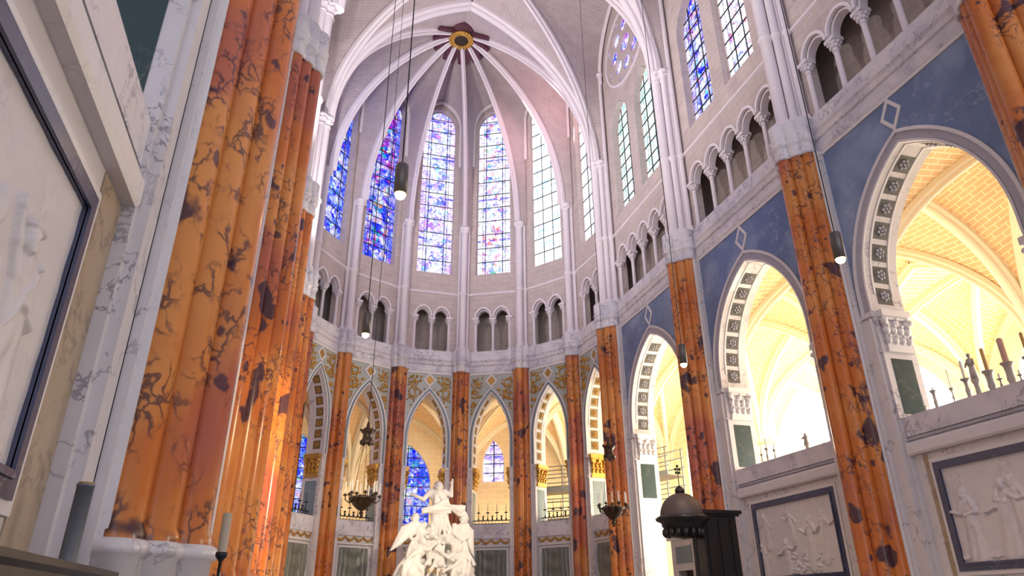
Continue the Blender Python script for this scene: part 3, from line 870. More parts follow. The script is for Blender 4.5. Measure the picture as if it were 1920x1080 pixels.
def rib(name, curve, w, d, mat, parent):
    m = MB(); hd = Vector((curve[-1].x-curve[0].x, curve[-1].y-curve[0].y, 0)).normalized(); B = Vector((-hd.y, hd.x, 0))
    # B x T for T = up gives which side? choose sign so the profile hangs below the web
    T = (curve[1]-curve[0]).normalized(); s = 1 if B.cross(T).dot(hd) > 0 else -1
    m.sweep(curve, B, [(a, b*s) for a, b in ribprof(w, d)]); return m.build(name, mat, parent, org=parent.get('_org'))
v1 = MB(); KZ = 34.45; ZSP = 24.05
cor = lambda pt, N, o: (pt[0]+N[0]*o, pt[1]+N[1]*o)
ceil_ribs = []
def choir_bay(ya, yb, key):
    A, B, C, D = (XW-.35, ya), (XW-.35, yb), (-XW+.35, yb), (-XW+.35, ya)
    K = (0, (ya+yb)/2)
    for (a, b, xs) in ((A, B, XW+.05), (D, C, -XW-.05)):
        M = (xs, (ya+yb)/2)
        for p_ in (a, b):
            s_ = 1 if p_[1] < M[1] else -1
            web(v1, formeret((xs, p_[1]+.45*s_), M, ZSP, 29.8, 34.2), ribcurve(p_, K, ZSP, KZ))
            ceil_ribs.append(('wall_rib', formeret((xs-.05*(1 if xs > 0 else -1), p_[1]+.5*s_), M, ZSP, 29.8, 34.1)[8:], .2, .2))
    for (a, b) in ((A, D), (B, C)):
        M = (0, a[1])
        for p_ in (a, b): web(v1, ribcurve(p_, M, ZSP, 34.2), ribcurve(p_, K, ZSP, KZ))
    for p_ in (A, B, C, D): ceil_ribs.append(('vault_rib', ribcurve(p_, K, ZSP, KZ), .34, .42))
    for p_ in (A, D): ceil_ribs.append(('transverse_arch', ribcurve(p_, (0, ya), ZSP, 34.2), .62, .5))
choir_bay(21.95, 29.3, 0); choir_bay(14.7, 21.95, 0); choir_bay(7.4, 14.7, 0)
for sg in (1, -1): ceil_ribs.append(('transverse_arch', ribcurve((sg*(XW-.35), 29.3), (0, 29.3), ZSP, 34.2), .62, .5))
KA = (0, 32.0); KZA = 34.6
hc = [(XW-.35, 29.3)]+[cyl(a, RW-.4) for a in ANG]+[(-XW+.35, 29.3)]
for i in range(7):
    A, B = hc[i], hc[i+1]; P = APSE[i]; h = P.w/2
    sA = -1 if (Vector((A[0], A[1], 0))-P.o).dot(P.U) < 0 else 1
    M = P(0, 0, -.1)
    for p_, s_ in ((A, sA), (B, -sA)):
        e = P(s_*(h-.42), 0, -.1)
        rc_ = ribcurve(p_, KA, ZSP-.2, KZA)
        web(v1, formeret((e.x, e.y), (M.x, M.y), ZSP-.2, 31.9, 34.05), rc_)
        e2 = P(s_*(h-.42), 0, -.03); M2 = P(0, 0, -.03)
        ceil_ribs.append(('wall_rib', formeret((e2.x, e2.y), (M2.x, M2.y), ZSP-.2, 31.9, 33.95, 30)[12:], .16, .16))
for i in range(8): ceil_ribs.append(('vault_rib', ribcurve(hc[i], KA, ZSP-.2, KZA), .27, .38))
for p_ in (hc[0], hc[7]): web(v1, ribcurve(p_, (0, 29.3), ZSP, 34.2), ribcurve(p_, KA, ZSP-.2, KZA))
cobj = v1.build('ceiling', VAULT, org=(0, 22, 30)); setp(cobj, kind='structure')
for nm, cv, w, d in ceil_ribs: rib(nm, cv, w, d, RIB, cobj)

# ------------------------------------------------------------------ aisle and ambulatory seen through the arches
va = MB(); aribs = []
def avault(cs, zs, zk, ze, rw=.3, rd=.3):
    K = (sum(c[0] for c in cs)/4, sum(c[1] for c in cs)/4)
    for q in range(4):
        a, b = cs[q], cs[(q+1) % 4]; M = ((a[0]+b[0])/2, (a[1]+b[1])/2)
        for p_ in (a, b): web(va, ribcurve(p_, M, zs, ze, 14), ribcurve(p_, K, zs, zk, 14), 4)
    for c in cs: aribs.append(('aisle_rib', ribcurve(c, K, zs, zk, 14), rw, rd))
    for (a, b) in ((0, 1), (2, 3), (1, 2), (3, 0)):
        M = ((cs[a][0]+cs[b][0])/2, (cs[a][1]+cs[b][1])/2)
        for e in (a, b): aribs.append(('aisle_arch', ribcurve(cs[e], M, zs, ze, 14), .5 if (a, b) in ((0, 1), (2, 3)) else .4, .3))
    return K
XI, XO = 8.85, 15.2; ROUT = 15.2; RIN = 9.05
ays = [0.8, 7.9, 14.7, 21.95, 29.3]
keys = []
for q in range(4):
    keys.append(avault([(XI, ays[q]), (XO, ays[q]), (XO, ays[q+1]), (XI, ays[q+1])], 8.9, 14.0, 13.7))
    avault([(XO, ays[q]), (21.5, ays[q]), (21.5, ays[q+1]), (XO, ays[q+1])], 8.9, 14.0, 13.7)
avault([(XO, 29.3), (21.5, 29.3), (21.5, 36.6), (XO, 36.6)], 8.9, 14.0, 13.7); avault([(XO, 36.6), (21.5, 36.6), (21.5, 43.9), (XO, 43.9)], 8.9, 14.0, 13.7)
inn = [(XI, 29.3)]+[cyl(a, RIN) for a in ANG]+[(-XI, 29.3)]
oth = [(XO, 29.3)]+[cyl(a*1.0, ROUT) for a in ANG]+[(-XO, 29.3)]
for q in range(7): keys.append(avault([inn[q], oth[q], oth[q+1], inn[q+1]], 8.7, 13.9, 13.3, .26, .28))
avault([(-XI, 21.95), (-XO, 21.95), (-XO, 29.3), (-XI, 29.3)], 8.7, 13.9, 13.3)
ac = va.build('ceiling', AISLE, org=(12, 18, 12)); setp(ac, kind='structure')
seen_ = set(); ar2 = []
for r_ in aribs:
    key = tuple(round(q, 2) for q in (r_[1][0].x, r_[1][0].y, r_[1][-1].x, r_[1][-1].y))
    if key not in seen_: seen_.add(key); ar2.append(r_)
for nm, cv, w, d in ar2: rib(nm, cv, w, d, RIBW, ac)
# bosses
for K in keys[1:3]:
    t = thing('vault_boss', (K[0], K[1], 13.4), 'dark carved boss at the crown of the aisle vault, seen through the %s arch' % ('nearest' if K[1] < 14 else 'middle'), 'boss')
    m = MB(); m.lathe(K[0], K[1], [(.0, 13.5), (.34, 13.52), (.42, 13.62), (.42, 13.8), (.3, 13.95)], 12)
    for q in range(4):
        Pq = frame((K[0], K[1], 0), (math.cos(q*PI/2+.7), math.sin(q*PI/2+.7), 0), (-math.sin(q*PI/2+.7), math.cos(q*PI/2+.7), 0))
        m.box(Pq, .3, .75, 13.5, 13.75, -.2, .2)
    m.build('carving', GOLDD, t)
# inner faces of aisles: piers between the two aisles
for q, y in enumerate(ays):
    if q == 0: continue
    t = thing('aisle_pier', (XO+.25, y, 0), 'cream stone pier of the bright aisle beyond the right arcade, %s from the nave end' % ORD[q-1], 'pier', 'aisle piers')
    m = MB(); m.lathe(XO+.25, y, [(.75, 0), (.75, .5), (.5, .7), (.5, 8.2)], 16); m.build('shaft', RIBW, t)
    m = MB(); m.lathe(XO+.25, y, [(.5, 8.2), (.56, 8.25), (.52, 8.35), (.75, 8.75), (.78, 8.9), (.5, 8.95)], 12); m.build('capital', RIBW, t)
# outer wall with tall windows
wo = MB()
P = frame((21.5, 15, 0), (0, 1, 0), (-1, 0, 0)); P.w = 30; ays2 = ays+[36.6, 43.9]
holes = []; cen = []
for q in range(6):
    yc = (ays2[q]+ays2[q+1])/2-15; o = shift(parch(2.2, 2.5, 9.2, 12.6, 10), yc); holes.append(o); cen.append((yc, o))
wo.plate(P, [(-15, 0), (29, 0), (29, 15), (-15, 15)], holes, 0, -.9)
for yc, o in cen:
    WN[0] += 1; g = MB(); g.plate(P, o, [], -.5, -.52, rim=False, back=False); w_ = g.build('window_%d' % WN[0], SKYG); setp(w_, kind='structure')
    m = MB()
    m.box(P, yc-.08, yc+.08, 2.5, 12.4, -.48, -.36)
    for z in np.arange(3.3, 12, .8): m.box(P, yc-2.1, yc+2.1, z-.02, z+.02, -.47, -.43)
    m.build('window_frame', RIBW, w_)
# end wall on the nave side of the aisle
setp(wo.build('wall_aisle', AISLEW), kind='structure')
wo = MB()
aw = [None, (26, None), (0, 0), (0, 0)]
for q in range(7):
    P = bayframe(oth[q], oth[q+1]); h = P.w/2
    if q <= 1: o = parch(2.0, 3.0, 9.0, 12.3, 12); gm = SKYG
    elif q == 2: o = shift(parch(.78, 9.2, 10.4, 12.0, 12), -.75 if u_of(P, 0) == 0 else 0); gm = GL['violet']
    elif q == 3: o = parch(1.5, 3.5, 9.0, 11.5, 12); gm = GL['deep']
    elif q == 4: o = parch(1.6, 3.5, 9.0, 11.5, 12); gm = GL['deep']
    else: o = parch(1.3, 3.5, 9.0, 11.5, 12); gm = GL['deep']
    if q == 2:
        # chapel window stands towards the axis
        c_ = Vector(cyl(21.5, ROUT)+(0,)); uc = (c_-P.o).dot(P.U); o = shift(parch(.72, 9.2, 10.3, 11.9, 12), uc)
    wo.plate(P, [(-h-.3, 0), (h+.3, 0), (h+.3, 15), (-h-.3, 15)], [o], 0, -.8)
    WN[0] += 1; g = MB(); g.plate(P, o, [], -.3, -.32, rim=False, back=False)
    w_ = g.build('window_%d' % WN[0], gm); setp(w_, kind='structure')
    m = MB(); us_ = [a for a, b in o]; zs_ = [b for a, b in o]
    for z in np.arange(min(zs_)+.6, max(zs_)-.2, .6):
        ws = [u for u in np.linspace(min(us_), max(us_), 41) if inside(o, u, z)]
        if ws: m.box(P, ws[0], ws[-1], z-.025, z+.025, -.29, -.25)
    m.box(P, (min(us_)+max(us_))/2-.03, (min(us_)+max(us_))/2+.03, min(zs_), max(zs_)-.05, -.29, -.25)
    m.build('window_frame', IRON if q > 1 else RIBW, w_)
setp(wo.build('wall_ambulatory', AISLEW), kind='structure')
# unseen warm fill, added to brighten the aisles beyond the arches
for (x, y, en) in ((12, 11.3, 170), (12, 18.3, 650), (12, 25.6, 1300), (18.3, 18.3, 450), (18.3, 25.6, 900), (18.3, 33, 900)):
    lamp('aisle_fill_light', 'POINT', (x, y, 5.6), en, (1, .86, .64), None, .15)
for a in (80, 53, 26, 0, -26, -53):
    p_ = cyl(a, 12.2); lamp('ambulatory_fill_light', 'POINT', (p_[0], p_[1], 5.0), (480 if a > 45 else 180), (1, .80, .46), None, .15)  # added fill, kept out of sight below the ledge, brightening the ambulatory

# ------------------------------------------------------------------ carved relief panels
def relief_mesh(P, u0, u1, z0, z1, caps, d0, step=.016, deep=.55):
    nu = int((u1-u0)/step); nz = int((z1-z0)/step)
    U = np.linspace(u0, u1, nu+1); Z = np.linspace(z0, z1, nz+1); UU, ZZ = np.meshgrid(U, Z)
    H = np.zeros_like(UU); rough = (np.sin(UU*7+3*np.sin(ZZ*5))*np.sin(ZZ*6+2*np.sin(UU*4)))*.006
    for (x1, y1, x2, y2, r1, r2, hh, fold) in caps:
        dx, dy = x2-x1, y2-y1; L2 = dx*dx+dy*dy+1e-9
        t = np.clip(((UU-x1)*dx+(ZZ-y1)*dy)/L2, 0, 1); px, py = x1+t*dx, y1+t*dy
        d = np.hypot(UU-px, ZZ-py); r = r1+(r2-r1)*t; q = np.clip(1-(d/r)**2, 0, 1)
        if max(r1, r2) < .03: H = H+np.sqrt(q)*max(r1, r2)*2.2; continue
        h = hh*np.sqrt(q)
        if fold:
            L = math.sqrt(L2); across = ((UU-px)*dy-(ZZ-py)*dx)/L
            h = h*(1+.22*np.sin(across/r*fold*3+2.5*t+x1*9))
        H = np.where(h > H, h, H)+.15*np.minimum(h, H)
    H = H*deep+rough*.6
    m = MB(); vs = [P(float(UU[b, a]), float(ZZ[b, a]), d0+float(H[b, a])) for b in range(nz+1) for a in range(nu+1)]
    n = nu+1
    m.add(vs, [(b*n+a, b*n+a+1, (b+1)*n+a+1, (b+1)*n+a) for b in range(nz) for a in range(nu)], None, True)
    return m
def fig(x, z, s, lean=0, la=(-2.2, -1.2), ra=(-.9, -.4), h=.07, robe=True, facing=1, kneel=False):
    """robed relief figure: x,z feet, s height"""
    c = []; hip = (x+lean*.25*s, z+.50*s); ch = (x+lean*.6*s, z+.80*s); hd = (x+lean*.75*s+facing*.01, z+.93*s)
    if kneel: hip = (x, z+.32*s); ch = (x+lean*.4*s, z+.62*s); hd = (x+lean*.6*s, z+.77*s)
    c.append((hip[0], hip[1], x, z+.03*s, .11*s, .16*s, h*1.0, 2.2))
    if kneel: c.append((x-.05*s, z+.06*s, x-facing*.3*s, z+.05*s, .09*s, .07*s, h*.9, 2))
    c.append((hip[0], hip[1], ch[0], ch[1], .095*s, .115*s, h*1.15, 1.1))
    c.append((ch[0], ch[1], hd[0], hd[1]-.05*s, .045*s, .04*s, h*1.1, 0))
    c.append((hd[0], hd[1]-.03*s, hd[0], hd[1]+.03*s, .062*s, .070*s, h*1.45, 0))          # skull and hair
    c.append((hd[0]+facing*.02*s, hd[1]-.03*s, hd[0]+facing*.015*s, hd[1]+.01*s, .045*s, .042*s, h*1.75, 0))   # face
    c.append((hd[0]+facing*.03*s, hd[1]+.004*s, hd[0]+facing*.038*s, hd[1]-.014*s, .006*s, .012*s, h*1.98, 0))    # nose
    for q in (-1, 1): c.append((hd[0]+facing*.025*s+q*.014*s, hd[1]+.012*s, hd[0]+facing*.025*s+q*.024*s, hd[1]+.012*s, .006*s, .005*s, h*1.86, 0))   # brows
    c.append((hd[0]+facing*.02*s-.012*s, hd[1]-.032*s, hd[0]+facing*.02*s+.014*s, hd[1]-.032*s, .006*s, .005*s, h*1.86, 0))   # mouth
    for sg, (a1, a2) in ((-1, la), (1, ra)):
        sh = (ch[0]+sg*.085*s, ch[1]+.0*s); el = (sh[0]+.16*s*math.cos(a1), sh[1]+.16*s*math.sin(a1)); ha = (el[0]+.15*s*math.cos(a2), el[1]+.15*s*math.sin(a2))
        c.append((sh[0], sh[1], el[0], el[1], .045*s, .036*s, h*1.25, 0)); c.append((el[0], el[1], ha[0], ha[1], .034*s, .022*s, h*1.3, 0))
        c.append((ha[0], ha[1], ha[0]+.03*s*math.cos(a2), ha[1]+.03*s*math.sin(a2), .025*s, .02*s, h*1.35, 0))
        for f in range(4): c.append((ha[0]+.03*s*math.cos(a2), ha[1]+.03*s*math.sin(a2), ha[0]+.062*s*math.cos(a2+(f-1.5)*.28), ha[1]+.062*s*math.sin(a2+(f-1.5)*.28), .007*s, .005*s, h*1.35, 0))
    return c
def relief_panel(P, u0, u1, z0, z1, caps, label, d0=-.12, fw=.17, step=.016, deep=.5, strips=()):
    t = thing('relief_panel', P((u0+u1)/2, z0, d0), label, 'relief')
    m = MB(); m.plate(P, [(u0, z0), (u1, z0), (u1, z1), (u0, z1)], [[(u0+fw, z0+fw), (u1-fw, z0+fw), (u1-fw, z1-fw), (u0+fw, z1-fw)]], d0+.05, d0-.01)
    fr = m.build('frame', SLATE, t)
    m = MB(); e = fw
    m.plate(P, [(u0+e-.05, z0+e-.05), (u1-e+.05, z0+e-.05), (u1-e+.05, z1-e+.05), (u0+e-.05, z1-e+.05)], [[(u0+e, z0+e), (u1-e, z0+e), (u1-e, z1-e), (u0+e, z1-e)]], d0+.075, d0+.04)
    m.build('inner_moulding', SLATE, fr)
    m = MB(); m.plate(P, [(u0-.09, z0-.09), (u1+.09, z0-.09), (u1+.09, z1+.09), (u0-.09, z1+.09)], [[(u0, z0), (u1, z0), (u1, z1), (u0, z1)]], d0+.03, d0-.01); m.build('outer_border', PLAINW, t)
    for a_, b_ in strips:
        m = MB(); m.box(P, a_, b_, 1.9, 4.98, d0, d0+.012); m.build('tan_strip', TAN, t)
    m = relief_mesh(P, u0+fw, u1-fw, z0+fw, z1-fw, caps, d0+.012, step, deep); m.build('carved_scene', RELIEF, t)
    return t
# nearest right panel
P = RIGHT[0]; u_ = lambda y: u_of(P, y)
caps = []
caps += fig(u_(12.35), 2.62, 1.45, .0, (-1.9, -.2), (-1.2, .3), .10, facing=1)
caps += fig(u_(12.9)*1.0, 2.70, .95, .1, (-2, -1), (-1, -.2), .05)
caps += fig(u_(11.55), 2.62, 1.5, -.12, (-2.6, 3.0), (-1.2, -.3), .10, facing=-1)
caps += fig(u_(11.1), 2.75, 1.4, .05, (-2.0, -2.8), (-1, .2), .08)
caps += fig(u_(10.4), 2.62, 1.3, .1, (-2.2, 2.6), (-1, .2), .09)
caps += fig(u_(9.9), 2.7, 1.45, -.1, (-2.2, 2.9), (-1, .2), .09)
for k in range(14): caps.append((u_(12.9)-.25*k, 2.6+.08*(k % 3), u_(12.9)-.25*k+.3, 2.64, .07, .05, .05, 2))
relief_panel(P, u_(9.55), u_(12.93), 2.40, 4.75, caps, 'large white relief panel in a slate-blue frame, lower right corner, standing figures', strips=[(u_(13.04), u_(13.16))])
P = RIGHT[1]
caps = fig(u_(19.6), 3.4, 1.0, .1, (-2, -2.5), (-1, -.4), .06)+fig(u_(18.75), 2.6, 1.15, .0, (-2.9, 2.6), (-.7, -.2), .10, kneel=True)
caps += fig(u_(18.35), 3.5, .85, .2, (-2.6, -2.2), (-.8, .6), .07)+fig(u_(17.7), 2.75, 1.35, -.15, (-2.2, 2.5), (-.9, .5), .09)+fig(u_(17.1), 2.9, 1.3, -.1, (-2.4, 2.8), (-1, -.5), .08)
caps += fig(u_(19.9), 2.65, .9, .1, (-2, -1), (-1, .3), .06)
rr = random.Random(3)
for k in range(26):
    a = rr.uniform(u_(16.9), u_(18.6)); b = rr.uniform(2.65, 3.1); th = rr.uniform(0, 6.3); caps.append((a, b, a+.18*math.cos(th), b+.12*math.sin(th), .05, .03, .06, 2))
relief_panel(P, u_(16.33), u_(20.22), 2.40, 4.75, caps, 'white relief panel with kneeling figure in slate-blue frame, between right-hand orange columns')
# the big one in the left foreground
P = LEFT0; ul = lambda y: (y-P.o.y)*P.U.y
LS = 1.22
caps = []
hx, hz = ul(4.43), 3.87
def C_(x1, z1, x2, z2, r1, r2, h, f=0):
    k_ = .10 if min(x1, x2) > 4.12 or h > .125 and max(r1, r2) < .1 else .0
    x1 += k_; x2 += k_; z1 -= .03; z2 -= .03; caps.append((ul(x1), z1, ul(x2), z2, r1, r2, h, f))
C_(4.50, 2.75, 4.52, 3.25, .30, .24, .11, 2.4)                       # draped legs
C_(4.50, 3.25, 4.50, 3.62, .17, .19, .13, 1.2)                       # chest
C_(4.48, 3.68, 4.45, 3.78, .06, .055, .12)                           # neck
C_(4.44, 3.86, 4.45, 3.93, .085, .095, .13); C_(4.41, 3.83, 4.42, 3.90, .06, .055, .165)
C_(4.385, 3.88, 4.375, 3.855, .010, .018, .185); C_(4.42, 3.90, 4.45, 3.905, .010, .008, .178); C_(4.37, 3.90, 4.39, 3.905, .010, .008, .176)
C_(4.40, 3.815, 4.43, 3.82, .010, .008, .176); C_(4.40, 3.775, 4.43, 3.79, .022, .02, .15)
for k in range(9): C_(4.37+.022*k, 3.965+.02*math.sin(k*.4), 4.38+.022*k, 3.965+.02*math.sin(k*.4), .032, .030, .135)
C_(4.36, 3.60, 4.24, 3.78, .065, .05, .13); C_(4.24, 3.78, 4.16, 3.98, .048, .032, .13)    # raised arm
C_(4.16, 3.98, 4.15, 4.03, .038, .032, .14)
for k in range(4): C_(4.14+.013*k, 4.03, 4.13+.018*k, 4.075-.012*abs(k-1), .009, .007, .145)
C_(4.18, 4.01, 4.205, 4.04, .010, .008, .14); C_(4.14, 4.07, 4.12, 4.14, .008, .006, .14)
C_(4.62, 3.58, 4.74, 3.40, .065, .055, .12); C_(4.74, 3.40, 4.56, 3.46, .05, .035, .15)     # bent arm
C_(4.56, 3.46, 4.52, 3.47, .04, .035, .17)
for k in range(4): C_(4.53, 3.435+.022*k, 4.49, 3.43+.024*k, .013, .011, .19)
C_(4.30, 3.20, 4.68, 3.78, .020, .018, .155); C_(4.64, 3.80, 4.74, 3.73, .017, .017, .15); C_(4.68, 3.78, 4.71, 3.83, .02, .028, .15)   # cross staff
C_(4.1, 4.12, 3.85, 4.30, .012, .012, .06); C_(3.6, 3.5, 3.75, 4.25, .014, .01, .05)
C_(4.05, 2.7, 4.0, 3.35, .26, .2, .12, 2.6); C_(4.0, 3.35, 3.95, 3.65, .17, .16, .13, 1); C_(3.93, 3.8, 3.94, 3.88, .09, .09, .15)
C_(4.08, 3.55, 4.25, 3.3, .05, .035, .14); C_(4.65, 2.6, 4.9, 2.65, .16, .08, .08, 2)
C_(4.2, 4.18, 4.35, 4.2, .12, .10, .035); C_(4.05, 4.22, 4.2, 4.26, .1, .1, .035)
caps += fig(ul(3.2), 2.65, 1.5, 0, (-2, -1), (-1, .5), .1)+fig(ul(2.5), 2.65, 1.5, .1, (-2, -1), (-1, .5), .1)
relief_panel(P, ul(1.85), ul(5.38), 2.36, 4.66, caps, 'big white relief at far left, figure raising an arm and holding a cross staff', step=.011, deep=.36, strips=[(ul(5.48), ul(6.05))])

# ------------------------------------------------------------------ small door surround in the far right bay
P = RIGHT[2]; u_ = lambda y: u_of(P, y); uc = u_(24.9)
t = thing('door_surround', P(uc, 0, -.3), 'small white pedimented door surround glimpsed behind the black pulpit', 'door surround')
m = MB(); m.plate(P, [(uc-.95, 0), (uc-.55, 0), (uc-.55, 3.0), (uc+.55, 3.0), (uc+.55, 0), (uc+.95, 0), (uc+.95, 4.1), (uc-.95, 4.1)], [], -.1, -.6); m.build('frame', WHITE, t)
m = MB(); m.plate(P, [(uc-1.1, 4.1), (uc+1.1, 4.1), (uc+1.1, 4.2), (uc, 4.68), (uc-1.1, 4.2)], [[(uc-.8, 4.2), (uc+.8, 4.2), (uc, 4.55)]], .0, -.6); m.build('pediment', PLAINW, t)
m = MB(); m.box(P, uc-.6, uc+.6, 3.25, 3.85, -.1, -.08); m.build('inset_panel', SAGE, t)
m = MB(); m.box(P, uc-.55, uc+.55, 0, 3.0, -.5, -.45); m.build('door', DWOOD, t)

# ------------------------------------------------------------------ keystone
t = thing('keystone', (0, 32, 33.9), 'gilded ring keystone with dark red painted rays at the crown of the apse vault', 'keystone')
m = MB(); ring = [(0+.60*math.cos(a), 32+.60*math.sin(a), 33.92) for a in np.linspace(0, 2*PI, 33)[:-1]]
m.tube(ring, .12, 10, closed=True); rg_ = m.build('gilded_ring', GOLD, t)
for k in range(22):
    a = 2*PI*k/22; m = MB()
    for q in range(2):
        rr_ = .50+.2*q; m.ball((rr_*math.cos(a+q*.14), 32+rr_*math.sin(a+q*.14), 33.83), (.09, .09, .07), 7, 5)
    m.ball((.56*math.cos(a+.07), 32+.56*math.sin(a+.07), 33.80), .05, 6, 4)
    m.build('leaf', GOLD, rg_)
m = MB(); m.lathe(0, 32, [(0, 33.95), (.30, 33.95), (.38, 33.91), (.52, 33.86), (.52, 34.5)], 20); m.build('oculus', plain('dark_brown_paint', (.035, .018, .012), .8), t)
REDP = plain('dark_red_paint', (.085, .022, .04), .7, nscale=7, var=.4)
m = MB(); m.lathe(0, 32, [(.5, 34.05), (.78, 34.1), (.95, 34.28), (1.0, 34.55)], 24); m.build('collar', REDP, t)
dirs = [Vector((h_[0], h_[1]-32, 0)).normalized() for h_ in hc]
for d_ in dirs:
    for s_ in (-1, 1):
        B = Vector((-d_.y, d_.x, 0)); m = MB()
        def F(u, z, d, d_=d_, B=B, s_=s_): return Vector((0, 32, 0))+d_*u+B*(s_*(.10+d))+Vector((0, 0, z))
        sl = .42
        vs = [F(u, 34.30-sl*u+dz, d) for u in (.6, 1.75) for dz in (0, .18) for d in (0, .26)]
        m.add(vs, [(0, 1, 3, 2), (4, 6, 7, 5), (0, 4, 5, 1), (2, 3, 7, 6), (0, 2, 6, 4), (1, 5, 7, 3)]); m.build('painted_ray', REDP, t)

# ------------------------------------------------------------------ hanging spotlights
pl = [((-5.2, 10.0), 'cylindrical hanging lamp in front of the blue and red window', 34), ((3.64, 10.0), 'cylindrical hanging lamp before the nearest right arch, long dark cable', 34),
      ((-5.15, 16.75), 'cylindrical hanging lamp glowing before the left triforium arches', 34), ((3.85, 16.75), 'cylindrical hanging lamp before the orange column behind the pulpit', 34)]
for (x, y), lab, zt in pl:
    t = thing('pendant_lamp', (x, y, 7.98), lab, 'hanging lamp', 'hanging cylinder lamps')
    m = MB(); m.lathe(x, y, [(.105, 8.06), (.115, 8.06), (.115, 8.62), (.09, 8.66), (.03, 8.68)], 20); m.build('casing', LAMPG, t)
    m = MB(); m.ball((x, y, 8.06), (.095, .095, .10), 14, 8); m.build('bulb', GLOW, t)
    m = MB(); m.tube([(x, y, 8.66), (x, y, zt)], .012, 5); m.build('cable', IRON, t)
lamp('pendant_beam', 'SPOT', (-5.2, 10.0, 7.9), 500, (1, .72, .42), (-6.8, 13.5, 3.5), .08, 1.5, .8)
lamp('pendant_beam', 'SPOT', (-5.15, 16.75, 7.9), 2400, (1, .75, .45), (-7.0, 21.5, 4.8), .08, 1.5, .8)
lamp('pendant_beam', 'SPOT', (3.64, 10.0, 7.9), 250, (1, .72, .42), (5.5, 11, 0), .08, 1.5, .8)
lamp('pendant_beam', 'SPOT', (3.85, 16.75, 7.9), 250, (1, .72, .42), (5.5, 18, 0), .08, 1.5, .8)

# ------------------------------------------------------------------ chandeliers
def chandelier(x, y, z, lab):
    t = thing('chandelier', (x, y, z-.6), lab, 'chandelier', 'bronze chandeliers')
    m = MB(); m.lathe(x, y, [(.0, z-.62), (.05, z-.6), (.03, z-.5), (.08, z-.46), (.04, z-.38), (.16, z-.32), (.30, z-.18), (.37, z-.02), (.40, z+.04), (.34, z+.08), (.30, z+.1), (.30, z+.04), (.0, z-.1)], 20, lobes=8, lob=.05); m.build('bowl', BRONZE, t)
    m = MB(); m.tube([(x+.42*math.cos(a), y+.42*math.sin(a), z+.02) for a in np.linspace(0, 2*PI, 25)[:-1]], .035, 6, True); m.build('ring', BRONZE, t)
    for k in range(12):
        a = 2*PI*k/12+.1; c, s = math.cos(a), math.sin(a); r0 = .58 if k % 2 == 0 else .47; zz = z+.10 if k % 2 == 0 else z+.16
        m = MB(); m.tube([(x+.34*c, y+.34*s, z-.05), (x+.46*c, y+.46*s, z-.12), (x+(r0-.02)*c, y+(r0-.02)*s, z-.04), (x+r0*c, y+r0*s, zz)], .018, 6)
        m.lathe(x+r0*c, y+r0*s, [(.02, zz-.03), (.07, zz), (.075, zz+.025), (.03, zz+.03), (.03, zz+.07)], 10)
        arm = m.build('arm', BRONZE, t)
        m = MB(); m.lathe(x+r0*c, y+r0*s, [(.021, zz+.05), (.021, zz+.42), (.005, zz+.45)], 8); m.build('candle', WAX, arm)
    for k in range(3):
        a = 2*PI*k/3+.5; m = MB(); m.tube([(x+.36*math.cos(a), y+.36*math.sin(a), z+.05), (x+.1*math.cos(a), y+.1*math.sin(a), z+1.95)], .009, 5); m.build('chain', BRONZE, t)
    zc = z+2.2
    m = MB(); m.lathe(x, y, [(.20, zc-.32), (.23, zc-.25), (.16, zc-.18), (.14, zc-.02), (.20, zc+.06), (.24, zc+.14), (.12, zc+.12), (.07, zc+.22), (.05, zc+.34), (.02, zc+.45)], 12, lobes=6, lob=.12)
    for k in range(6):
        a = 2*PI*k/6; m.ball((x+.20*math.cos(a), y+.20*math.sin(a), zc-.33), .055, 6, 4); m.ball((x+.24*math.cos(a), y+.24*math.sin(a), zc+.14), .045, 6, 4)
    m.build('crown', BRONZE, t)
    m = MB(); m.tube([(x, y, zc+.4), (x, y, 34.0)], .011, 5); m.build('cable', IRON, t)
chandelier(-4.30, 24.5, 5.1, 'bronze chandelier with white candles hanging at the left of the marble group')
chandelier(4.83, 24.5, 5.05, 'bronze chandelier with candles hanging at the right, before an orange column')

# ------------------------------------------------------------------ railings with candle spikes on the apse screens
for i, where in ((1, 'second apse bay from the right'), (2, 'bay just right of the statue'), (5, 'bay behind the left chandelier'), (4, 'bay left of the statue'), (6, 'last apse bay at left')):
    P = APSE[i]; j = AJ[i]-.03
    t = thing('candle_rail', P(0, 5.84, -.45), 'low black iron rail with candle spikes on the ledge, '+where, 'rail', 'iron candle rails')
    m = MB(); m.box(P, -j, j, 5.87, 5.91, -.48, -.44); m.box(P, -j, j, 6.03, 6.08, -.49, -.43); m.build('rail_bars', IRON, t)
    n = 11
    for k in range(n):
        u = -j+2*j*(k+.5)/n; m = MB(); m.tube([P(u-.05, 5.84, -.46), P(u, 6.03, -.46), P(u+.05, 5.84, -.46)], .014, 5); m.build('brace', IRON, t)
    for k in range(4):
        u = -j+2*j*(k+.5)/4; c = P(u, 0, -.46); m = MB()
        m.lathe(c.x, c.y, [(.02, 6.05), (.05, 6.12), (.02, 6.2), (.015, 6.42), (.10, 6.45), (.10, 6.48), (.015, 6.5), (.01, 6.85), (.002, 6.95)], 8); m.build('candle_spike', IRON, t)
        u = -j+2*j*(k+1.0)/4
        if k < 3:
            c = P(u, 0, -.46); m = MB(); m.lathe(c.x, c.y, [(.02, 6.05), (.06, 6.14), (.02, 6.2), (.07, 6.27), (.01, 6.32)], 8); m.build('finial', IRON, t)

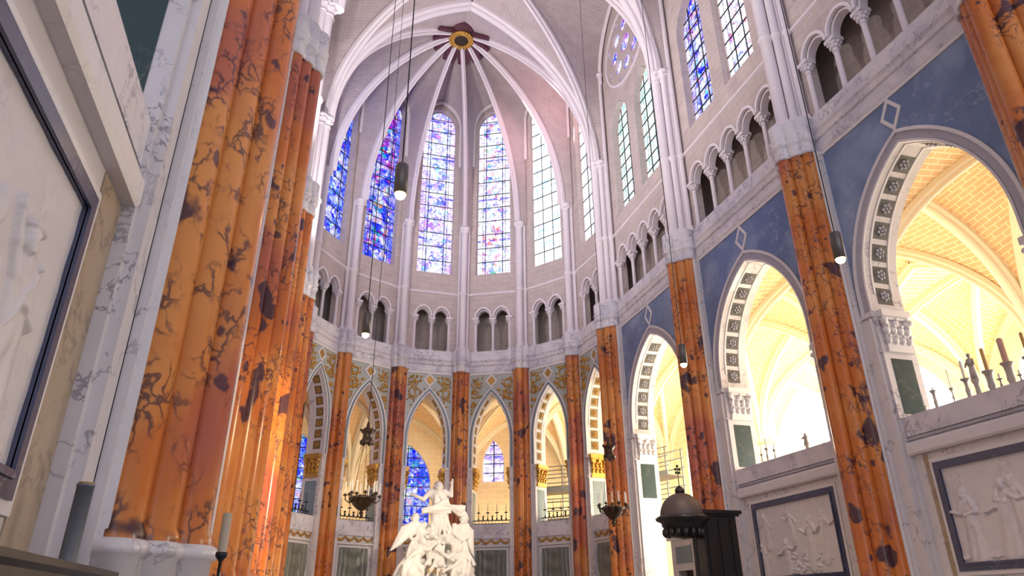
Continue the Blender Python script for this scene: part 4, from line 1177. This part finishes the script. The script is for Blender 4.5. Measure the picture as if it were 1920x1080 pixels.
# ------------------------------------------------------------------ candlesticks on the right ledges
def candlestick(x, y, z0, h, r, lab, mat=None, candle=.5, cr=.03, wax=None, thick=1):
    mat = mat or GREYM; t = thing('candlestick', (x, y, z0), lab, 'candlestick', 'candlesticks on the right ledges'); b = h*(1-candle)
    m = MB(); m.lathe(x, y, [(r, z0), (r, z0+.03*h), (r*.45, z0+.07*h), (r*.35*thick, z0+b*.35), (r*.6, z0+b*.5), (r*.3*thick, z0+b*.62), (r*.35*thick, z0+b*.85), (r, z0+b*.94), (r*1.05, z0+b), (r*.3, z0+b)], 12); m.build('stem', mat, t)
    m = MB(); m.lathe(x, y, [(cr, z0+b-.01), (cr, z0+h*.97), (cr*.3, z0+h)], 10); m.build('candle', wax or WAX, t)
PINKW = plain('pinkish_wax', (.62, .38, .32), .5); OCHW = plain('ochre_wax', (.60, .36, .14), .5); PEWT = plain('pewter', (.46, .43, .40), .4, .6)
zl = 5.93
candlestick(8.15, 13.05, zl, .55, .05, 'thinnest pale candlestick at the left end of the nearest right ledge', PEWT, .6, .012)
candlestick(8.15, 12.72, zl, .62, .075, 'small squat grey candlestick, second from left on nearest right ledge', PEWT, .15, .02, None, 1.6)
candlestick(8.25, 12.30, zl, .95, .05, 'tall thin candlestick washed out by the window glare', PEWT, .5, .012)
candlestick(8.15, 11.80, zl, .98, .10, 'grey candlestick with pale candle just left of the statuette', PEWT, .45, .028, None, 1.3)
candlestick(8.15, 11.20, zl, 1.08, .12, 'sturdy candlestick with ochre candle just right of the statuette', PEWT, .5, .04, OCHW, 2)
candlestick(8.15, 10.72, zl, 1.15, .13, 'big candlestick with thick pink candle, right of the ochre one', PEWT, .5, .065, PINKW, 2)
candlestick(8.15, 10.98, zl, .42, .06, 'low brown candlestick between the ochre and pink candles', PEWT, .3, .02)
candlestick(8.15, 10.52, zl, .35, .05, 'tiny candlestick right of the thick pink candle', PEWT, .3, .02)
candlestick(8.15, 10.22, zl, 1.1, .12, 'candlestick cut off by the right edge of the picture', PEWT, .5, .035, OCHW, 2)
candlestick(8.15, 19.75, zl, .62, .06, 'faint candlestick at the left end of the middle right ledge', PEWT, .4, .02)
candlestick(8.15, 19.45, zl, .85, .07, 'taller faint candlestick, second on the middle right ledge', PEWT, .4, .02)
candlestick(8.25, 19.2, zl, .6, .06, 'short faint candlestick, third on the middle right ledge', PEWT, .3, .02)
def statuette(x, y, z0, h, lab):
    t = thing('statuette', (x, y, z0), lab, 'statuette', None)
    m = MB(); m.lathe(x, y, [(.10, z0), (.10, z0+.04), (.06, z0+.08), (.055, z0+.3*h), (.09, z0+.38*h), (.09, z0+.42*h), (.02, z0+.42*h)], 12); m.build('pedestal', PEWT, t)
    m = MB(); b = z0+.42*h; q = .58*h
    m.lathe(x, y, [(.02, b), (.085, b+.01), (.075, b+.25*q), (.06, b+.45*q), (.085, b+.68*q), (.075, b+.76*q), (.03, b+.80*q), (.03, b+.83*q)], 12)
    m.ball((x, y, b+.91*q), (.045, .045, .055), 10, 8); m.tube([(x, y-.07, b+.72*q), (x-.06, y-.12, b+.5*q), (x-.12, y-.03, b+.55*q)], [.03, .025, .018], 6)
    m.tube([(x, y+.07, b+.72*q), (x-.06, y+.1, b+.5*q), (x-.12, y+.02, b+.6*q)], [.03, .025, .018], 6); m.build('figure', PEWT, t)
statuette(8.15, 11.55, zl, 1.08, 'small grey standing statuette among the candlesticks on the nearest right ledge')
statuette(8.15, 17.5, zl, .55, 'tiny pale statuette near the right end of the middle ledge')

# ------------------------------------------------------------------ scaffolding in the ambulatory
c_ = Vector(cyl(41, 12.0)+(0,)); Pn = Vector((c_.x, c_.y-CY, 0)).normalized(); PS = frame(c_, Vector((-Pn.y, Pn.x, 0)), -Pn)
def scaffold(PS, lab, w=2.3):
    t = thing('scaffolding', PS(0, 0), lab, 'scaffolding', 'scaffolding towers in the ambulatory')
    for u in (-w, -w*.3, w*.4, w):
        for d in (-.8, .4):
            m = MB(); m.tube([PS(u, 0, d), PS(u, 9.4, d)], .035, 6); m.build('pole', STEEL, t)
    for z in (6.3, 7.0, 7.5, 8.4, 8.9, 9.35):
        for d in (-.8, .4):
            m = MB(); m.tube([PS(-w-.2, z, d), PS(w+.2, z, d)], .03, 6); m.build('rail', STEEL, t)
    for z in (6.15, 7.9):
        m = MB(); m.box(PS, -w-.1, w+.1, z, z+.06, -.8, .4); m.build('platform', DWOOD, t)
        m = MB(); m.box(PS, -w-.1, w+.1, z, z+.28, .38, .42); m.build('toe_board', STEEL, t)
scaffold(PS, 'steel scaffolding tower seen through the second apse bay from the right')
c_ = Vector(cyl(72, 12.0)+(0,)); Pn = Vector((c_.x, c_.y-CY, 0)).normalized(); PS2 = frame(c_, Vector((-Pn.y, Pn.x, 0)), -Pn)
scaffold(PS2, 'steel scaffolding tower seen through the rightmost apse bay', 1.6)

# ------------------------------------------------------------------ sculpture group (remeshed clay-like volumes)
def sculpt(name, prim, mat, parent, voxel=.03, smooth=3):
    m = MB()
    for p_ in prim:
        if p_[0] == 'b': m.ball(p_[1], p_[2], 14, 10)
        else:
            pts, rs = p_[1], p_[2]
            m.tube(pts, rs, 10); m.ball(pts[0], rs[0] if hasattr(rs, '__len__') else rs, 10, 8); m.ball(pts[-1], rs[-1] if hasattr(rs, '__len__') else rs, 10, 8)
    o = m.build(name, mat, parent)
    rm = o.modifiers.new('remesh', 'REMESH'); rm.mode = 'VOXEL'; rm.voxel_size = voxel; rm.use_smooth_shade = True
    sm = o.modifiers.new('smooth', 'SMOOTH'); sm.iterations = smooth; sm.factor = .5
    return o
SY = 34.0
def body(hd, neck, chest, hip, kneeL, footL, kneeR, footR, elL, haL, elR, haR, s=1, robe=True, look=(0, -1, 0)):
    """prims of one continuous robed figure; all points (x,y,z)"""
    V = Vector; pr = []; hd, neck, chest, hip = V(hd), V(neck), V(chest), V(hip); lk = V(look).normalized()
    pr.append(('b', hd, (.115*s, .13*s, .15*s))); pr.append(('t', [hd, neck], [.07*s, .075*s]))
    pr.append(('b', hd+lk*.125*s+V((0, 0, -.01*s)), .028*s)); pr.append(('b', hd+lk*.10*s+V((0, 0, -.10*s)), .05*s))
    pr.append(('b', hd-lk*.05*s+V((0, 0, .05*s)), (.13*s, .13*s, .13*s))); pr.append(('b', hd-lk*.14*s, .08*s))
    for q in (-1, 1): pr.append(('b', hd+V((q*.12*s, 0, 0)), .04*s))
    side = V((1, 0, 0))
    pr.append(('t', [neck, chest, hip], [.10*s, .20*s, .19*s])); pr.append(('b', chest, (.25*s, .17*s, .2*s)))
    shL = chest+V((-.21*s, 0, .13*s)); shR = chest+V((.21*s, 0, .13*s))
    for sh, el, ha in ((shL, elL, haL), (shR, elR, haR)):
        el, ha = V(el), V(ha); pr.append(('t', [sh, el], [.095*s, .075*s])); pr.append(('t', [el, ha], [.072*s, .042*s]))
        d = (ha-el).normalized(); pr.append(('t', [ha, ha+d*.07*s], [.042*s, .045*s]))
        o = d.orthogonal().normalized(); o2 = d.cross(o)
        for k in range(4): pr.append(('t', [ha+d*.09*s+o*(k-1.5)*.022*s, ha+d*(.19-.015*abs(k-1))*s+o*(k-1.5)*.034*s-o2*.02*s], [.017*s, .013*s]))
        pr.append(('t', [ha+d*.03*s-o*.04*s, ha+d*.10*s-o*.09*s], [.019*s, .014*s]))
    hL, hR = hip+V((-.1*s, 0, 0)), hip+V((.1*s, 0, 0))
    for h_, k_, f_ in ((hL, kneeL, footL), (hR, kneeR, footR)):
        k_, f_ = V(k_), V(f_); pr.append(('t', [h_, k_], [.17*s, .13*s])); pr.append(('t', [k_, f_], [.125*s, .07*s])); pr.append(('t', [f_, f_+lk*.14*s], [.06*s, .04*s]))
    return pr
def folds(a, b, n, r, spread, wob=.08, seed=1, thick=.05):
    """strands of drapery from a to b"""
    rn = random.Random(seed); a = Vector(a); b = Vector(b); out = []; d = (b-a); o = Vector((d.z, 0, -d.x)).normalized()
    for k in range(n):
        off = (k-(n-1)/2)/max(1, n-1); pts = []
        for q in range(6):
            t_ = q/5; sw = math.sin(t_*PI*1.3+k)*wob
            pts.append(a.lerp(b, t_)+o*(off*spread*(.5+t_)+sw)+Vector((0, -.06*math.sin(k*2+t_*4)-.05, rn.uniform(-.02, .02))))
        out.append(('t', pts, [thick*(.7+.6*math.sin(PI*q/5)) for q in range(6)]))
    return out
st = thing('statue_group', (0, 34, 0), 'white marble statue group of a rising robed woman, arms spread, with winged figures', 'statue')
# altar block and cloud base
Q = frame((0, 34.0, 0), (1, 0, 0), (0, -1, 0))
m = MB(); m.box(Q, -2.0, 2.0, 0, 1.3, -.8, .8); m.box(Q, -2.15, 2.15, 1.2, 1.34, -.95, .95); m.build('pedestal', WHITE, st)
rn = random.Random(11); cloud = []
for k in range(120):
    z = 1.3+3.75*(k/120.0); w = 1.85*(1-((z-1.3)/4.1)**2.2)+.25; a = rn.uniform(-1, 1)
    cloud.append(('b', (a*w+.05, 34.15+rn.uniform(-.45, .45), z), (rn.uniform(.2, .42), rn.uniform(.2, .38), rn.uniform(.16, .34))))
cloud += folds((-.9, 33.6, 4.4), (-1.6, 33.6, 2.6), 6, 0, .6, .12, 3, .085)+folds((.9, 33.6, 4.3), (1.5, 33.6, 2.4), 6, 0, .7, .12, 4, .085)
cloud += folds((.1, 33.45, 4.6), (-.2, 33.45, 2.8), 5, 0, .8, .15, 6, .08)
sculpt('cloud_base', cloud, STATUE, st, .04, 4)
# the rising woman
vb = body((-.02, 33.85, 7.12), (.0, 33.92, 6.93), (-.02, 33.95, 6.68), (.05, 33.98, 6.08), (-.14, 33.62, 5.45), (-.10, 33.85, 4.85), (.32, 33.65, 5.42), (.48, 33.85, 4.82),
          (-.72, 33.85, 6.48), (-1.15, 33.7, 6.62), (.60, 33.85, 6.72), (.60, 33.72, 7.18), 1.62, look=(-.3, -.85, .35))
vb += folds((.02, 33.72, 6.2), (.18, 33.6, 4.85), 6, 0, .62, .06, 9, .085)+folds((-.15, 33.68, 6.75), (.1, 33.68, 6.15), 4, 0, .4, .04, 5, .06)
vw = sculpt('rising_woman', vb, STATUE, st, .026, 2)
hair = [('t', [Vector((-.02, 33.98, 7.22)), Vector((.14, 34.05, 7.02)), Vector((.22, 34.05, 6.75))], [.17, .15, .08]), ('t', [Vector((-.04, 33.95, 7.25)), Vector((-.15, 34.02, 7.05)), Vector((-.16, 34.05, 6.85))], [.14, .12, .07]), ('b', (-.01, 33.97, 7.23), (.22, .20, .16))]
sculpt('hair', hair, STATUE, vw, .026, 1)
# flying mantle across her hips and out to the right
man = folds((-.78, 33.62, 5.90), (.45, 33.55, 6.20), 5, 0, .30, .06, 2, .10)+folds((.4, 33.6, 6.18), (1.22, 33.8, 6.0), 5, 0, .22, .07, 7, .10)+folds((1.15, 33.9, 6.08), (1.30, 33.95, 5.62), 3, 0, .18, .04, 8, .10)
man += folds((.30, 33.95, 6.7), (.48, 33.95, 6.1), 4, 0, .2, .04, 12, .06)
sculpt('mantle', man, STATUE, vw, .03, 2)
# winged figures
def wing(root, tip, low, n=9, th=.05):
    root, tip, low = Vector(root), Vector(tip), Vector(low); pr = []
    for k in range(n):
        f = k/(n-1); e = tip.lerp(low, f); s0 = root.lerp((root+low)/2, f*.8)
        pr.append(('t', [s0, s0.lerp(e, .55)+Vector((0, 0, .05*(1-f))), e], [th*1.6, th*1.7, th*.5]))
    pr.append(('t', [root, root.lerp(tip, .4)+Vector((0, 0, .14)), tip], [.12, .10, .04])); return pr
a1 = body((-1.13, 33.6, 5.58), (-1.05, 33.65, 5.40), (-.95, 33.65, 5.15), (-.70, 33.7, 4.65), (-1.05, 33.4, 4.25), (-.85, 33.5, 3.70), (-.45, 33.4, 4.2), (-.35, 33.5, 3.6),
          (-.62, 33.5, 4.95), (-.30, 33.45, 4.95), (-1.35, 33.5, 4.80), (-1.10, 33.4, 4.50), 1.45, look=(-.5, -.8, -.1))
a1 += folds((-.8, 33.5, 4.9), (-1.2, 33.4, 3.6), 7, 0, .45, .1, 21, .065)
w1 = sculpt('left_angel', a1, STATUE, st, .03, 2)
sculpt('wing', wing((-.95, 33.55, 5.25), (-1.75, 33.45, 5.15), (-2.2, 33.3, 4.15), 12, .075), STATUE, w1, .03, 1)
a2 = body((1.20, 33.6, 5.58), (1.15, 33.65, 5.38), (1.08, 33.68, 5.12), (1.0, 33.7, 4.62), (.75, 33.35, 4.35), (.70, 33.4, 3.75), (1.25, 33.4, 4.2), (1.2, 33.5, 3.6),
          (.72, 33.5, 4.98), (.95, 33.35, 4.75), (1.38, 33.5, 4.80), (1.05, 33.35, 4.60), 1.45, look=(-.6, -.7, .2))
a2 += folds((1.05, 33.5, 4.8), (1.35, 33.4, 3.5), 7, 0, .45, .1, 23, .065)
w2 = sculpt('right_angel', a2, STATUE, st, .03, 2)
sculpt('wing', wing((1.25, 33.7, 5.15), (1.72, 33.75, 5.1), (1.75, 33.75, 4.0), 9, .07), STATUE, w2, .03, 1)
a3 = body((.95, 33.3, 4.28), (.98, 33.35, 4.12), (1.05, 33.4, 3.9), (1.25, 33.45, 3.5), (.9, 33.1, 3.3), (.7, 33.2, 2.9), (1.3, 33.1, 3.1), (1.2, 33.2, 2.7),
          (.45, 33.2, 3.88), (.0, 33.15, 4.15), (.75, 33.1, 3.55), (.35, 33.05, 3.35), 1.35, look=(-.8, -.6, .1))
sculpt('kneeling_angel', a3+folds((1.2, 33.3, 3.8), (.8, 33.1, 2.6), 7, 0, .5, .1, 31, .07), STATUE, st, .03, 2)
a4 = body((-.75, 33.25, 4.55), (-.8, 33.3, 4.4), (-.9, 33.35, 4.15), (-1.15, 33.4, 3.7), (-.8, 33.1, 3.4), (-.7, 33.2, 2.9), (-1.3, 33.1, 3.2), (-1.5, 33.2, 2.8),
          (-.5, 33.15, 4.2), (-.15, 33.1, 4.5), (-1.2, 33.1, 4.0), (-1.5, 33.05, 3.7), 1.35, look=(.7, -.6, .3))
sculpt('stooping_angel', a4+folds((-1.0, 33.3, 4.1), (-1.3, 33.1, 2.7), 7, 0, .6, .12, 33, .07), STATUE, st, .03, 2)
for q, (x, z) in enumerate(((-.35, 4.85), (.4, 4.6), (.1, 3.6), (-1.55, 3.15))):
    sculpt('cherub_head', [('b', (x, 33.25, z), .15), ('b', (x-.02, 33.12, z), .03), ('b', (x, 33.3, z+.07), .14), ('b', (x-.16, 33.3, z-.08), (.14, .05, .09)), ('b', (x+.16, 33.3, z-.08), (.14, .05, .09))], STATUE, st, .025, 1)
m = MB(); 
for a in np.linspace(-.5, .5, 7): m.tube([(-.1, 33.5, 3.7), (-.1+math.sin(a)*1.0, 33.25, 3.7-.75*math.cos(a)*.7)], .022, 5)
m.build('gilt_rays', GOLD, st)

# ------------------------------------------------------------------ pulpit with dome
px, py = 4.73, 19.3
t = thing('pulpit', (5.6, 19.3, 0), 'black wooden pulpit canopy with grey dome and small cross', 'pulpit')
m = MB(); m.lathe(px, py, [(.65, 4.16)]+[(.65*math.cos(a), 4.20+.68*math.sin(a)) for a in np.linspace(0, 1.45, 12)]+[(.06, 4.90), (0, 4.9)], 32); dm = m.build('dome', DOMEM, t)
m = MB(); m.lathe(px, py, [(.05, 4.86), (.14, 4.88), (.15, 4.96), (.10, 5.04), (.03, 5.08), (.02, 5.1)], 12); m.build('finial', EBONY, dm)
m = MB(); m.tube([(px, py, 5.06), (px, py, 5.68)], .014, 6)
for q in ((px, 5.68), (px-.07, 5.58), (px+.07, 5.58), (px-.05, 5.48), (px+.05, 5.48)): m.ball((q[0], py, q[1]), .045, 8, 6)
m.tube([(px-.09, py, 5.58), (px+.09, py, 5.58)], .018, 6); m.build('cross', plain('green_bronze', (.03, .09, .03), .5), dm)
m = MB(); m.lathe(px, py, [(.0, 3.55), (.35, 3.6), (.50, 3.72), (.56, 3.86), (.62, 3.92), (.64, 4.02), (.78, 4.08), (.80, 4.14), (.72, 4.2), (.0, 4.2)], 32); cn = m.build('canopy', EBONY, t)
for k in range(16):
    a = 2*PI*k/16; m = MB(); m.ball((px+.55*math.cos(a), py+.55*math.sin(a), 3.74), (.09, .09, .13), 8, 6); m.build('pendant', EBONY, cn)
Qp = frame((5.78, 19.3, 0), (1, 0, 0), (0, -1, 0))
m = MB(); m.box(Q, 0, 0, 0, 0, 0, 0) if False else None
m.box(Qp, -.60, .52, 0, 4.2, -.35, .35); m.build('back_panel', EBONY, t)
m = MB(); m.box(Qp, -.72, .62, 4.2, 4.26, -.42, .42); m.box(Qp, -.78, .68, 4.26, 4.36, -.48, .48); m.build('cornice', EBONY, t)
for u in (-.5, -.1, .3):
    m = MB(); m.box(Qp, u, u+.08, .4, 4.1, .35, .40); m.build('pilaster', EBONY, t)
for x_ in (4.95,):
    m = MB(); m.lathe(x_, 19.1, [(.07, 0), (.07, .1), (.045, .2), (.045, 3.5), (.08, 3.58), (.08, 3.7)], 12); m.build('column', EBONY, t)
m = MB(); m.lathe(px, py, [(.0, .9), (.3, .95), (.58, 1.25), (.6, 1.3), (.6, 2.1), (.66, 2.16), (.66, 2.22), (.0, 2.22)], 24); m.lathe(px, py, [(.35, 0), (.35, .08), (.12, .2), (.12, .95)], 16); m.build('basin', EBONY, t)

# ------------------------------------------------------------------ stalls and candles at lower left
Ql = frame((-7.93, 0, 0), (0, 1, 0), (1, 0, 0))
t = thing('choir_stall', (-7.6, 3.2, 0), 'dark wooden choir stall back along the foot of the left wall', 'choir stall')
m = MB(); m.box(Ql, .2, 6.35, 0, 1.80, .01, .33); m.build('back', DWOOD, t)
m = MB(); m.mold(Ql, .15, 6.4, [(.01, 1.80), (.36, 1.80), (.36, 1.84), (.40, 1.86), (.40, 1.91), (.44, 1.94), (.44, 1.98), (.01, 1.98)]); m.build('cornice', DWOOD, t)
for k in range(6):
    m = MB(); m.box(Ql, .5+k*1.0, 1.3+k*1.0, .5, 1.6, .33, .36); m.build('panel', EBONY, t)
t = thing('candle_tube', (-7.66, 5.62, 1.98), 'grey cylindrical candle tube standing before the white pilaster, lower left', 'candle')
m = MB(); m.lathe(-7.66, 5.62, [(.055, 1.98), (.055, 2.50), (.058, 2.50), (.058, 2.52), (.045, 2.52)], 16); m.build('tube', plain('grey_blue_wax', (.16, .17, .19), .4), t)
m = MB(); m.lathe(-7.66, 5.62, [(.0, 2.50), (.05, 2.515), (.05, 2.53), (0, 2.53)], 12); m.build('rim', GOLDD, t)
x_, y_ = -6.76, 6.3
t = thing('stall_candle', (x_, y_, 0), 'cream candle on a thin dark holder in front of the left orange columns', 'candle')
m = MB(); m.lathe(x_, y_, [(.036, 2.12), (.036, 2.42), (.03, 2.43), (.01, 2.43)], 14); m.build('candle', plain('cream_wax', (.42, .34, .24), .5), t)
m = MB(); m.lathe(x_, y_, [(.14, 0), (.14, .03), (.03, .08), (.012, .2), (.012, 1.7), (.03, 1.78), (.012, 1.86), (.012, 2.06), (.045, 2.10), (.045, 2.13), (.0, 2.13)], 12); m.build('holder', IRON, t)

for o in bpy.data.objects:
    if '_org' in o: del o['_org']
